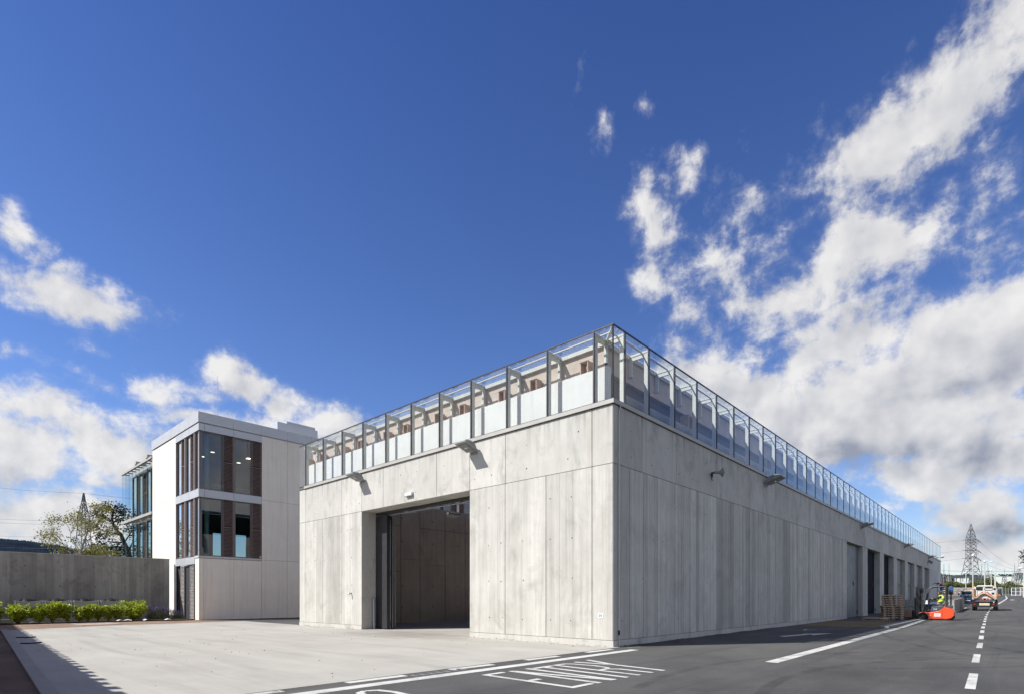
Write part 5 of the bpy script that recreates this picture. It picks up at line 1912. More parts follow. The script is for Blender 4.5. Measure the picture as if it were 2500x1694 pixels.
b.build('battery_cover', M['slate'], fk, bevel=.015)
b = MB()
b.rbox(30.15, 30.65, -5.15, -4.70, .935, 1.01, .03)
b.build('seat', M['black'], fk)
b = MB(Matrix.Translation((30.4, -5.2, 1.0)) @ Matrix.Rotation(R(10), 4, 'X'))
b.rbox(-.24, .24, -.05, .05, 0, .46, .04)
b.build('backrest', M['black'], fk)
wl = MB(Matrix.Translation((30.4, -4.7, .02)))
wl.lathe([(0.0, -.085), (.13, -.085), (.14, -.075), (.225, -.08), (.245, -.05), (.245, .05), (.225, .08), (.14, .075), (.13, .085), (0.0, .085)], (0, 0, 0), 'x', 26)
w0 = wl.build('tyre', M['rubber'], fk)
w0.name = 'wheel'
w0.location = (FX0 + .03 - 30.4, -4.10 + 4.7, .245)
MB().lathe([(0, -.095), (.05, -.095), (.06, -.075), (.12, -.07), (.135, -.09)], (0, 0, 0), 'x', 18).build('rim', M['slate'], None).parent = w0
for (x, y, z, s) in ((FX1 - .03, -4.10, .245, 1), (FX0 + .1, -5.43, .215, .88), (FX1 - .1, -5.43, .215, .88)):
    c = copy_tree(w0, fk)
    c.location = (x - 30.4, y + 4.7, z)
    c.scale = (s, s, s)
b = MB()
for x in (30.08, 30.60):
    b.box(x, x + .09, -3.80, -3.70, .06, 2.13)
    b.box(x + .02, x + .08, -3.90, -3.80, .08, 2.06)
    b.cyl((x + .045, -3.92, 1.0), (0, 0, 1), .03, 1.9, 8)
for z in (.3, 1.0, 1.72, 2.06):
    b.box(30.17, 30.60, -3.79, -3.72, z, z + .07)
b.cyl((30.4, -3.86, 1.05), (0, 0, 1), .045, 1.7, 10)
b.cbox((30.4, -4.02, 1.9), (.3, .16, .3))
b.tube([(30.2, -3.84, 2.05), (30.22, -4.0, 2.0), (30.2, -4.08, 1.7), (30.2, -4.02, 1.2)], .02, 6)
b.tube([(30.1, -3.88, 2.0), (30.1, -4.05, 1.92), (30.12, -4.1, 1.75)], .02, 6)
b.build('mast', M['black'], fk)
b = MB()
b.box(30.0, 30.8, -3.69, -3.62, .12, .60)
for x in (30.0, 30.18, 30.36, 30.54, 30.74):
    b.box(x, x + .05, -3.685, -3.64, .601, 1.38)
b.box(30.0, 30.79, -3.69, -3.63, 1.381, 1.42)
b.box(30.05, 30.74, -3.70, -3.66, .62, 1.36)
b.build('carriage', M['black'], fk)
for x in (30.08, 30.60):
    MB().prism([(-3.615, .60), (-3.60, .12), (-2.75, .12), (-2.75, .135), (-3.55, .16), (-3.58, .60)], 'x', x, x + .11).build('fork', M['black'], fk)
b = MB()
for x in (FX0 + .06, FX1 - .06):
    b.tube([(x, -4.06, .50), (x, -4.15, .95), (x, -4.28, 1.75), (x, -4.36, 1.95), (x, -4.50, 2.07), (x, -4.70, 2.11), (x, -5.05, 2.115), (x, -5.24, 2.10)], .036, 8)
    b.tube([(x, -5.24, 2.11), (x, -5.24, 1.5), (x, -5.25, .92)], .045, 8)
for y in (-4.55, -4.72, -4.89, -5.06):
    b.beam((FX0 + .06, y, 2.11), (FX1 - .06, y, 2.11), .03, .045)
b.build('overhead_guard', M['slate'], fk)
b = MB()
b.rbox(30.3, 30.6, -5.56, -5.38, 1.86, 2.13, .03)
rb = b.build('rear_box', M['blue'], fk)
MB().rbox(30.29, 30.61, -5.57, -5.375, 1.60, 1.858, .03).build('lower_half', M['black'], rb)
MB().tube([(30.45, -5.47, 1.6), (30.45, -5.46, .93)], .04, 8).build('support_post', M['slate'], fk)
b = MB()
b.rbox(30.0, 30.7, -5.34, -5.10, 1.62, 2.09, .02)
cb = b.build('control_box', M['black'], fk)
b = MB()
for (z, y) in ((2.0, -5.27), (1.85, -5.24), (1.72, -5.27)):
    b.box(29.992, 29.999, y, y + .12, z, z + .055)
b.build('sticker', M['cream'], cb)
b = MB()
b.tube([(30.4, -4.22, .55), (30.4, -4.30, 1.05), (30.4, -4.40, 1.32)], .035, 8)
b.cbox((30.4, -4.25, .95), (.36, .12, .6), (.1, 0, 0))
b.build('steering_column', M['black'], fk)
b = MB(Matrix.Translation((30.4, -4.42, 1.35)) @ Matrix.Rotation(R(35), 4, 'X'))
b.tube([(.16 * math.cos(a * math.pi / 10), .16 * math.sin(a * math.pi / 10), 0) for a in range(21)], .015, 6, cap=False)
b.tube([(-.16, 0, 0), (.16, 0, 0)], .012, 5)
b.build('steering_wheel', M['black'], fk)
b = MB()
b.box(29.985, 30.2, -4.34, -4.16, 1.02, 1.26)
b.build('display_board', M['white_paint'], fk)
# side plates and lettering on the flank turned to the camera
MB().box(FX0 - .003, FX0 - .0005, -4.99, -4.67, .245, .45).build('number_plate', M['white_paint'], fk)
b = MB()
for i in range(3):
    b.box(FX0 - .005, FX0 - .0035, -4.95, -4.71, .285 + i * .045, .30 + i * .045)
b.build('plate_lettering', plain('faded_red_print', (.55, .2, .2), .6), fk)
MS = Matrix(((0, 0, -1), (-1, 0, 0), (0, 1, 0))).to_4x4()
text_obj('YSE', .13, M['white_paint'], Matrix.Translation((FX0 - .001, -4.72, .70)) @ MS, 'hood_lettering', fk)
text_obj('018', .085, M['white_paint'], Matrix.Translation((FX0 - .004, -4.45, .31)) @ MS, 'flank_lettering', fk)
MB().box(FX0 - .002, FX0 + .002, -5.075, -5.066, .12, .73).build('panel_seam', M['black'], fk)

# driver
M['skin'] = plain('skin', (0.46, 0.25, 0.17), .55, 0, .08)
M['hair'] = plain('short_grey_brown_hair', (0.10, 0.075, 0.06), .9, 0, .3, 30)
M['jumper'] = plain('dark_olive_jumper', (0.028, 0.030, 0.020), .9, 0, .15)
M['jeans'] = plain('blue_jeans', (0.045, 0.085, 0.17), .9, 0, .25, 8)
M['hivis'] = plain('yellow_green_safety_vest', (0.62, 0.90, 0.06), .6, 0, .05)
M['reflex'] = plain('pale_reflective_tape', (0.60, 0.62, 0.62), .3, 0, .05)
M['shoe'] = plain('dark_work_shoe', (0.02, 0.017, 0.015), .7)


def skin_mesh(name, verts, edges, radii, mat, parent, sub=2, rootv=0):
    me = bpy.data.meshes.new(name)
    sh = Vector((0, 0, 0))
    p = parent
    while p is not None:
        sh = sh + p.location
        p = p.parent
    me.from_pydata([tuple(Vector(v) - sh) for v in verts], edges, [])
    o = bpy.data.objects.new(name, me)
    COL.objects.link(o)
    md = o.modifiers.new('skin', 'SKIN')
    md.use_smooth_shade = True
    for i, sv in enumerate(me.skin_vertices[0].data):
        r = radii[i]
        sv.radius = r if isinstance(r, tuple) else (r, r)
        sv.use_root = (i == rootv)
    s = o.modifiers.new('sub', 'SUBSURF')
    s.levels = s.render_levels = sub
    me.materials.append(mat)
    o.parent = parent
    return o


dv = empty('person', (30.4, -4.95, 1.0), 'driver in a yellow green safety vest, dark jumper and jeans seated on the forklift', 'person')
X = 30.4
V, Ed, Rd = [], [], []


def jv(p, r, par=None):
    V.append(p)
    Rd.append(r)
    if par is not None:
        Ed.append((par, len(V) - 1))
    return len(V) - 1


pel = jv((X, -4.92, 1.07), .13)
wst = jv((X, -4.96, 1.22), .125, pel)
chs = jv((X, -5.00, 1.42), .14, wst)
nkb = jv((X, -4.955, 1.55), .07, chs)
nck = jv((X, -4.93, 1.60), .052, nkb)
hd0 = jv((X, -4.905, 1.66), .072, nck)
hd1 = jv((X, -4.905, 1.755), .092, hd0)
hd2 = jv((X, -4.92, 1.82), .068, hd1)
jv((X, -4.805, 1.70), .018, hd0)         # nose and chin
jv((X, -4.83, 1.645), .03, hd0)
for s in (-1, 1):
    jv((X + s * .088, -4.92, 1.715), (.012, .025), hd0)
    hip = jv((X + s * .09, -4.92, 1.04), .095, pel)
    kn = jv((X + s * .13, -4.47, 1.06), .068, hip)
    an = jv((X + s * .13, -4.36, .64), .043, kn)
    jv((X + s * .13, -4.26, .57), .035, an)
    shd = jv((X + s * .17, -4.96, 1.49), .062, chs)
    if s < 0:
        el, wr, hc = (X - .22, -4.74, 1.36), (X - .14, -4.53, 1.375), (X - .12, -4.465, 1.385)
    else:
        el, wr, hc = (X + .23, -4.76, 1.30), (X + .15, -4.53, 1.36), (X + .13, -4.465, 1.375)
    e = jv(el, .046, shd)
    w = jv(wr, .029, e)
    hnd = jv(hc, (.036, .018), w)
    c = Vector(hc)
    for f in range(4):
        L = (.075, .085, .08, .062)[f]
        q0 = c + Vector((s * -.028 + s * .019 * f, .028, .006))
        q1 = q0 + Vector((0, L * .5, .012))
        q2 = q1 + Vector((0, L * .22, -L * .42))
        k0 = jv(tuple(q0), .0095, hnd)
        k1 = jv(tuple(q1), .0085, k0)
        jv(tuple(q2), .0075, k1)
    t0 = c + Vector((-s * .034, .005, -.006))
    k0 = jv(tuple(t0), .011, hnd)
    jv(tuple(t0 + Vector((-s * .012, .035, -.022))), .009, k0)
skin_mesh('body', V, Ed, Rd, M['skin'], dv)
# clothing grown over the same joints
tv = [(X, -4.92, 1.06), (X - .09, -4.92, 1.045), (X - .13, -4.47, 1.065), (X - .13, -4.365, .66), (X + .09, -4.92, 1.045), (X + .13, -4.47, 1.065), (X + .13, -4.365, .66), (X, -4.95, 1.17)]
skin_mesh('trousers', tv, [(0, 1), (1, 2), (2, 3), (0, 4), (4, 5), (5, 6), (0, 7)], [.145, .108, .082, .06, .108, .082, .06, .135], M['jeans'], dv)
jvts = [(X, -4.94, 1.14), (X, -4.96, 1.25), (X, -5.0, 1.42), (X, -4.95, 1.545), (X - .17, -4.96, 1.49), (X - .22, -4.74, 1.36), (X - .15, -4.555, 1.375), (X + .17, -4.96, 1.49), (X + .23, -4.76, 1.30), (X + .155, -4.555, 1.36)]
skin_mesh('jumper', jvts, [(0, 1), (1, 2), (2, 3), (2, 4), (4, 5), (5, 6), (2, 7), (7, 8), (8, 9)], [.135, .137, .152, .075, .078, .06, .043, .078, .06, .043], M['jumper'], dv)
vv = [(X, -4.90, 1.09), (X, -4.95, 1.24), (X, -5.0, 1.40), (X, -4.99, 1.52), (X - .15, -4.985, 1.51), (X + .15, -4.985, 1.51)]
skin_mesh('vest', vv, [(0, 1), (1, 2), (2, 3), (3, 4), (3, 5)], [(.21, .20), (.205, .20), (.21, .21), (.16, .15), (.10, .10), (.10, .10)], M['hivis'], dv)
b = MB()
for (z, r1, r2) in ((1.20, .205, .208), (1.34, .205, .208)):
    pts = [(X + r1 * math.cos(a * math.pi / 12), -4.965 + r2 * math.sin(a * math.pi / 12), z - .05 * math.sin(a * math.pi / 12)) for a in range(25)]
    for p, q in zip(pts[:-1], pts[1:]):
        b.beam(p, q, .012, .03)
b.build('reflective_tape', M['reflex'], dv)
b = MB()
b.ball((X, -4.925, 1.775), .098, 14, (.95, 1.0, .82))
b.ball((X, -4.965, 1.72), .078, 12, (1.05, .8, 1.1))
b.build('hair', M['hair'], dv)
b = MB()
for s in (-1, 1):
    b.ball((X + s * .033, -4.818, 1.745), .011, 8)
b.build('eye', M['black'], dv)
for s in (-1, 1):
    MB().rbox(X + s * .13 - .05, X + s * .13 + .05, -4.42, -4.15, .525, .60, .03).build('shoe', M['shoe'], dv)

# ---------------------------------------------------------------- road sweeper, car and van
M['sw_white'] = plain('white_truck_paint', (0.60, 0.59, 0.55), .4, 0, .1, 3, grime=.5)
M['red'] = plain('red_marking', (0.50, 0.03, 0.03), .45)
M['amber'] = plain('amber_marking', (0.70, 0.26, 0.03), .4)
M['hose'] = plain('tan_suction_hose', (0.40, 0.28, 0.17), .7, 0, .15, 6)
M['car_glass'] = plain('dark_vehicle_glass', (0.02, 0.028, 0.03), .06, 0, .3, .8)
M['car_blue'] = plain('dark_blue_car_paint', (0.008, 0.013, 0.065), .3)
SX, SZ = 52.0, gz(52)
sw = empty('road_sweeper', (SX, -6.39, SZ), 'white road sweeper truck seen from behind with a tan hose and red chevrons', 'truck')


def sy(px):
    return -5.45 - (px - 1480) * .00249


def sz(py):
    return SZ + (1212 - py) * .00329


b = MB()
b.prism([(sy(1500), sz(905)), (sy(2180), sz(905)), (sy(2195), sz(640)), (sy(2150), sz(560)), (sy(1560), sz(560)), (sy(1490), sz(640))], 'x', SX + .12, SX + 2.3)
b.build('body', M['sw_white'], sw, bevel=.05)
b = MB()
b.prism([(sy(1610), sz(548)), (sy(2090), sz(548)), (sy(2050), sz(508)), (sy(1650), sz(508))], 'x', SX + .25, SX + 2.0)
b.build('roof', M['sw_white'], sw, bevel=.03)
b = MB()
b.prism([(sy(1600), sz(650)), (sy(2060), sz(650)), (sy(2070), sz(560)), (sy(1610), sz(560))], 'x', SX + .10, SX + .119)
b.build('rear_window', M['car_glass'], sw)
b = MB()
b.box(SX + .085, SX + .099, sy(1860), sy(1800), sz(760), sz(560))
b.box(SX + .07, SX + .085, sy(1640), sy(1610), sz(800), sz(640))
b.box(SX + .085, SX + .099, sy(2060), sy(1840), sz(640), sz(600))
b.build('rear_bracket', M['sw_white'], sw)
b = MB()
for (p0, p1) in ((1600, 1775), (2060, 1885)):
    b.add([(SX + .112, sy(p0), sz(830)), (SX + .112, sy(p0 + 45), sz(830)), (SX + .112, sy(p1 + 45), sz(690)), (SX + .112, sy(p1), sz(690))], [(0, 1, 2, 3)])
for (p0, s) in ((1690, 1), (1800, 1), (1850, -1), (1960, -1)):
    b.add([(SX + .112, sy(p0), sz(922)), (SX + .112, sy(p0 + 50), sz(922)), (SX + .112, sy(p0 + 50 + 55 * s), sz(866)), (SX + .112, sy(p0 + 55 * s), sz(866))], [(0, 1, 2, 3)])
b.add([(SX + .112, sy(1760), sz(740)), (SX + .112, sy(1810), sz(685)), (SX + .112, sy(1810), sz(740))], [(0, 1, 2)])
b.add([(SX + .112, sy(1920), sz(740)), (SX + .112, sy(1860), sz(685)), (SX + .112, sy(1860), sz(740))], [(0, 1, 2)])
b.build('chevron', M['red'], sw, fix=False)
b = MB()
for p0 in (1498, 2150):
    for k in range(2):
        b.add([(SX + .112, sy(p0), sz(840 - k * 58)), (SX + .112, sy(p0 + 32), sz(825 - k * 58)), (SX + .112, sy(p0 + 32), sz(795 - k * 58)), (SX + .112, sy(p0), sz(810 - k * 58))], [(0, 1, 2, 3)])
b.build('side_marking', M['amber'], sw, fix=False)
hp = [(1545, 600), (1545, 700), (1543, 800), (1565, 855), (1610, 865), (1660, 835), (1720, 780), (1780, 742), (1830, 738), (1890, 745), (1960, 785), (2040, 830), (2110, 870), (2150, 905)]
MB().tube([(SX + .02, sy(a), sz(c)) for a, c in hp], .08, 10).build('suction_hose', M['hose'], sw)
MB().box(SX + .03, SX + .11, sy(2140), sy(1600), sz(950), sz(936)).build('light_bar', M['galv'], sw)
b = MB()
b.box(SX + .14, SX + 3.6, sy(2190), sy(1510), sz(1100), sz(906))
b.box(SX - .02, SX + .13, sy(2200), sy(1500), sz(1105), sz(1072))
b.build('chassis', M['black'], sw)
MB().rbox(SX + .02, SX + .10, sy(1985), sy(1700), sz(1068), sz(1002), .01).build('number_plate', M['cream'], sw)
for p0 in (1545, 2070):
    MB().rbox(SX + .06, SX + .139, sy(p0 + 50), sy(p0), sz(1052), sz(1028), .008).build('tail_light', M['red'], sw)
MB().rbox(SX + .06, SX + .139, sy(2120), sy(2080), sz(1000), sz(950), .01).build('junction_box', M['panel_grey'], sw)
MB().box(SX + .13, SX + .139, sy(1850), sy(1580), sz(855), sz(830)).build('vent', M['black'], sw)
MB().cyl((SX + .12, sy(2115), sz(612)), (1, 0, 0), .09, .05, 18).build('rear_port', M['black'], sw)
MB().rbox(SX + .11, SX + .119, sy(2110), sy(2040), sz(765), sz(712), .003).build('rear_grille', M['black'], sw)
for p0 in (1555, 2100):
    b = MB()
    b.lathe([(.0, .13), (.04, .12), (.055, .04), (.055, 0)], (SX + .4, sy(p0), sz(560)), 'z', 12)
    b.build('beacon', M['amber'], sw)
b = MB()
b.rbox(SX + 2.35, SX + 4.0, sy(2170), sy(1520), sz(1050), sz(560), .08)
cabn = b.build('cab', M['sw_white'], sw)
MB().box(SX + 2.6, SX + 3.6, sy(2171), sy(1519), sz(760), sz(600)).build('side_window', M['car_glass'], cabn)


def wheel(parent, x, y, z, r, w, name='wheel'):
    b = MB()
    b.lathe([(0, -w / 2), (r * .55, -w / 2), (r * .9, -w / 2), (r, -w / 2 + .03), (r, w / 2 - .03), (r * .9, w / 2), (r * .55, w / 2), (0, w / 2)], (x, y, z), 'y', 22)
    o = b.build(name, M['rubber'], parent)
    for s in (-1, 1):
        MB().lathe([(0, s * (w / 2 + .01)), (r * .3, s * (w / 2 + .012)), (r * .58, s * (w / 2 + .004))], (x, y, z), 'y', 18).build('rim', M['galv'], o)
    return o


for x in (SX + .55, SX + 3.0):
    for y in (sy(1545), sy(2140)):
        wheel(sw, x, y, SZ + .33, .33, .26)
b = MB()
b.tube([(SX + .6, sy(1470), sz(700)), (SX + .7, sy(1440), sz(720))], .02, 6)
b.build('mirror_arm', M['black'], sw)
MB().prism([(sy(2200), sz(1110)), (sy(2080), sz(1110)), (sy(2080), sz(1195)), (sy(2200), sz(1195))], 'x', SX + .2, SX + .215).build('mud_flap', M['black'], sw)

# dark blue saloon, rear towards the camera
CX, CZ = 81.0, gz(81)
car = empty('blue_car', (CX, -3.75, CZ), 'dark blue saloon car seen from behind beside the road sweeper', 'car')
b = MB()
b.prism([(CX, CZ + .30), (CX - .05, CZ + .55), (CX + .02, CZ + .86), (CX + .55, CZ + .92), (CX + 1.2, CZ + 1.30), (CX + 2.2, CZ + 1.34), (CX + 3.0, CZ + .95), (CX + 4.1, CZ + .80), (CX + 4.25, CZ + .5), (CX + 4.2, CZ + .28)], 'y', -4.62, -2.88)
b.build('body', M['car_blue'], car, bevel=.07)
b = MB()
b.add([(CX + .56, -4.40, CZ + .945), (CX + .56, -3.10, CZ + .945), (CX + 1.16, -3.25, CZ + 1.295), (CX + 1.16, -4.25, CZ + 1.295)], [(0, 1, 2, 3)])
b.build('rear_window', M['car_glass'], car)
for (y0, y1) in ((-3.28, -2.95), (-4.55, -4.22)):
    MB().rbox(CX - .045, CX + .05, y0, y1, CZ + .62, CZ + .76, .02).build('tail_light', M['red'], car)
MB().rbox(CX - .075, CX - .04, -4.02, -3.48, CZ + .40, CZ + .52, .006).build('number_plate', M['white_paint'], car)
MB().rbox(CX - .06, CX + .1, -4.6, -2.9, CZ + .22, CZ + .42, .04).build('bumper', M['car_blue'], car)
MB().cyl((CX - .02, -3.75, CZ + .74), (1, 0, 0), .05, .04, 12).build('badge', M['galv'], car)
for x in (CX + .75, CX + 3.35):
    for y in (-4.52, -2.98):
        wheel(car, x, y, CZ + .31, .31, .2)
car.scale = (1, 1, .86)
# white van, front towards the camera
VX, VZ = 91.0, gz(91)
van = empty('white_van', (VX, -3.3, VZ), 'white van with a roof light bar, facing the camera behind the blue car', 'van')
b = MB()
b.prism([(VX - .1, VZ + .3), (VX - .15, VZ + .75), (VX, VZ + .98), (VX + .5, VZ + 1.1), (VX + 1.1, VZ + 1.72), (VX + 1.5, VZ + 1.80), (VX + 4.2, VZ + 1.82), (VX + 4.25, VZ + .35)], 'y', -4.28, -2.36)
b.build('body', M['sw_white'], van, bevel=.07)
b = MB()
b.add([(VX + .50, -4.16, VZ + 1.13), (VX + .50, -2.48, VZ + 1.13), (VX + 1.02, -2.56, VZ + 1.68), (VX + 1.02, -4.08, VZ + 1.68)], [(0, 1, 2, 3)])
b.build('windscreen', M['car_glass'], van)
for y in (-2.18, -4.46):
    MB().rbox(VX + .75, VX + .9, y - .09, y + .09, VZ + 1.05, VZ + 1.35, .03).build('mirror', M['black'], van)
for y in (-2.62, -4.02):
    MB().rbox(VX - .17, VX - .05, y - .17, y + .17, VZ + .66, VZ + .84, .03).build('headlight', M['galv'], van)
MB().box(VX - .17, VX - .145, -3.85, -2.79, VZ + .45, VZ + .62).build('grille', M['black'], van)
MB().rbox(VX + 1.5, VX + 1.8, -4.0, -2.64, VZ + 1.83, VZ + 1.93, .02).build('light_bar', M['amber'], van)
for x in (VX + .75, VX + 3.4):
    for y in (-4.2, -2.44):
        wheel(van, x, y, VZ + .33, .33, .2)

van.scale = (1, 1, .95)
# ---------------------------------------------------------------- bay edge, posts, boundary wall and gates
t = empty('ramp_wall', (46, -4.2, gz(46)), 'low grey concrete ramp wall with a thin top rail behind the forklift', 'wall')
zb = gz(46)
MB().box(46.0, 46.2, -4.62, -1.2, 0.0, 1.25).build('wall', M['conc_garden'], t)
b = MB()
for i in range(5):
    b.tone = rg.uniform(.3, .7)
    b.box(46.21 + i * 2.4, 46.21 + i * 2.4 + 2.385, -4.62, -4.44, 0.0, 1.25 + i * .04)
b.build('side_wall', M['conc_garden'], t)
b = MB()
b.tube([(46.1, -1.2, 1.33), (46.1, -4.55, 1.33), (58, -4.53, 1.53)], .022, 6)
for p in ((46.1, -1.3, 1.25), (46.1, -2.9, 1.25), (46.1, -4.5, 1.25), (52, -4.53, 1.35), (57.9, -4.53, 1.42)):
    b.tube([p, (p[0], p[1], p[2] + .09)], .015, 6)
b.build('rail', M['galv'], t)
p = at(2289.8, 1459, 62)
t = empty('sign_post', (p.x, p.y, gz(p.x)), 'slim pale post with a small cross arm before the pale depot end', 'post')
b = MB()
b.tube([(p.x, p.y, gz(p.x)), (p.x, p.y, 3.05)], .09, 8)
b.build('pole', M['steel'], t)
b = MB()
b.beam((p.x, p.y + .35, 3.08), (p.x, p.y - .3, 2.98), .05, .07)
b.cbox((p.x, p.y - .02, 3.05), (.2, .22, .16))
b.build('cross_arm', M['dark_metal'], t)
p = at(2298.7, 1459, 66)
t = empty('beacon_post', (p.x, p.y, gz(p.x)), 'short blue and white post topped by a red lamp near the end of the depot', 'post')
MB().tube([(p.x, p.y, gz(p.x)), (p.x, p.y, 2.3)], .2, 10).build('lower_post', M['white_paint'], t)
MB().tube([(p.x, p.y, 2.3), (p.x, p.y, 2.72)], .13, 10).build('upper_post', M['blue'], t)
MB().lathe([(.12, 2.72), (.2, 2.8), (.2, 3.0), (.1, 3.1), (0, 3.12)], (p.x, p.y, 0), 'z', 12).build('lamp', M['red'], t)


def stone_mat():
    m, nt, p = new_mat('rubble_stone')
    tc = nt.nodes.new('ShaderNodeTexCoord')
    mp = nd(nt, 'ShaderNodeMapping', {'Vector': tc.outputs['Object'], 'Scale': (2.4, 2.4, 4.0)})
    v = nd(nt, 'ShaderNodeTexVoronoi', {'Vector': mp.outputs[0], 'Scale': 1.0})
    c = ramp(nt, nd(nt, 'ShaderNodeSeparateColor', {0: v.outputs['Color']}).outputs[0], [(0.0, (.16, .135, .12)), (.5, (.28, .25, .225)), (1.0, (.40, .37, .335))])
    e = nd(nt, 'ShaderNodeTexVoronoi', {'Vector': mp.outputs[0], 'Scale': 1.0}, feature='DISTANCE_TO_EDGE')
    c = mix(nt, mrange(nt, e.outputs[0], .02, .08), (.12, .105, .095), c)
    nt.links.new(c, p.inputs['Base Color'])
    p.inputs['Roughness'].default_value = .9
    return m


M['stone'] = stone_mat()
WX = 150.0
zb = gz(WX)
for (y0, y1, lab) in ((9.0, -6.2, 'long rubble stone boundary wall across the end of the yard'), (-9.15, -16.0, 'short rubble stone wall beyond the pale gate at the frame edge')):
    t = empty('stone_wall', (WX, y0, zb), lab, 'wall')
    MB().box(WX, WX + .5, y1, y0, zb - .3, zb + 1.72).build('masonry', M['stone'], t)
    MB().box(WX - .05, WX + .55, y1, y0, zb + 1.722, zb + 1.85).build('coping', M['conc_white'], t)
t = empty('yard_gate', (WX, -8.4, zb), 'pale steel framed double gate at the end of the road', 'gate')
b = MB()
for y in (-7.70, -8.41, -9.12):
    b.box(WX - .06, WX + .06, y - .05, y + .05, zb - .2, zb + 1.75)
for z in (.08, .85, 1.68):
    b.box(WX - .05, WX + .05, -9.07, -7.75, zb + z, zb + z + .07)
b.build('frame', M['white_paint'], t)
b = MB()
for i in range(22):
    y = -7.78 - i * .06
    b.beam((WX, y, zb + .1), (WX, y, zb + 1.7), .014)
b.build('mesh_infill', M['galv'], t)
t = empty('mesh_fence', (WX, -6.8, zb), 'grey green wire mesh fence panel between the stone wall and the gate', 'fence')
for y in (-6.22, -6.75, -7.25):
    MB().box(WX - .04, WX + .04, y - .03, y + .03, zb - .2, zb + 1.75).build('post', M['galv'], t)
b = MB()
for i in range(26):
    b.beam((WX, -6.24 - i * .04, zb + .02), (WX, -6.24 - i * .04, zb + 1.7), .012)
for i in range(12):
    b.beam((WX, -6.24, zb + .1 + i * .14), (WX, -7.24, zb + .1 + i * .14), .012)
b.build('mesh_panel', plain('green_grey_wire', (.16, .18, .15), .5), t)
t = empty('parked_trailer', (146, -5.6, gz(146)), 'dark covered trailer parked against the stone wall near the mesh fence', 'trailer')
MB().rbox(144.6, 147.2, -6.15, -5.35, gz(146) + .4, gz(146) + 1.6, .15).build('cover', M['dark_metal'], t)
for y in (-6.1, -5.4):
    wheel(t, 146, y, gz(146) + .3, .3, .16)
t = empty('traffic_cone', (128, -5.9, gz(128)), 'orange traffic cone with a white band near the parked trailer', 'cone')
zc = gz(128)
MB().lathe([(.22, .03), (.16, .3), (.08, .72), (.05, .76), (0, .76)], (128, -5.9, zc), 'z', 14).build('cone', M['amber'], t)
MB().cbox((128, -5.9, zc + .02), (.5, .5, .04)).build('base', M['black'], t)
MB().lathe([(.145, .38), (.118, .52)], (128, -5.9, zc), 'z', 14).build('band', M['white_paint'], t)


def lamp_post(px, ptop, Y, lab, arm=0):
    p = at(px, ptop, Y)
    z0 = gz(p.x)
    t = empty('lamp_post', (p.x, p.y, z0), lab, 'lamp post', 'lamp posts along the climbing road')
    MB().tube([(p.x, p.y, z0), (p.x, p.y, z0 + 1.2), (p.x, p.y, p.z)], [.11, .085, .06], 8).build('pole', M['steel'], t)
    b = MB()
    if arm:
        b.tube([(p.x, p.y, p.z), (p.x, p.y + arm * .5, p.z + .12)], .05, 6)
        b.ball((p.x, p.y + arm * .9, p.z + .15), .5, 10, (.5, .8, .25))
    else:
        b.lathe([(.1, 0), (.22, .05), (.2, .24), (.1, .36), (0, .38)], (p.x, p.y, p.z), 'z', 10)
    b.build('lamp_head', M['white_paint'], t)


q4 = lambda a, b_: (2300 + a * .08889, 1300 + b_ * .08889)
for (a, b_, Y, lab, arm) in ((848, 640, 95, 'nearest lamp post, its white head against the lattice pylon', 0), (1175, 800, 105, 'straight lamp post just past the pylon, above the sweeper roof', 0), (1470, 800, 110, 'tallest far lamp post with a short arm to its head', .6), (1445, 1095, 128, 'shorter lamp post standing close beside the tallest far one', .6), (1352, 1040, 122, 'thin lamp post between the sweeper roof and the paired posts', 0), (655, 1100, 135, 'short far lamp post left of the pylon legs', 0), (2245, 985, 105, 'lamp post cut by the edge of the frame', .5)):
    lamp_post(*q4(a, b_), Y, lab, arm)

# ---------------------------------------------------------------- pylons, substation, lines
M['lattice'] = plain('grey_lattice_steel', (0.15, 0.155, 0.165), .6, 0.2)
M['lattice_pale'] = plain('pale_lattice_steel', (0.30, 0.30, 0.30), .6, 0.2)
M['insul'] = plain('green_grey_insulator', (0.06, 0.14, 0.13), .3)
M['wire'] = plain('dark_overhead_wire', (0.07, 0.075, 0.09), .6)


def lattice(b, levels, rot, c, w=.16, wb=.09, cross=True):
    """square lattice tower: levels = (z, half width); X bracing on each face"""
    cs, sn = math.cos(rot), math.sin(rot)

    def P(i, k):
        z, h = levels[i]
        sx, sy_ = ((-1, -1), (1, -1), (1, 1), (-1, 1))[k % 4]
        return Vector((c[0] + h * (sx * cs - sy_ * sn), c[1] + h * (sx * sn + sy_ * cs), z))
    for i in range(len(levels) - 1):
        for k in range(4):
            b.beam(P(i, k), P(i + 1, k), w)
            if cross:
                b.beam(P(i, k), P(i + 1, k + 1), wb)
                b.beam(P(i, k + 1), P(i + 1, k), wb)
            if i % 2 == 0:
                b.beam(P(i + 1, k), P(i + 1, k + 1), wb)


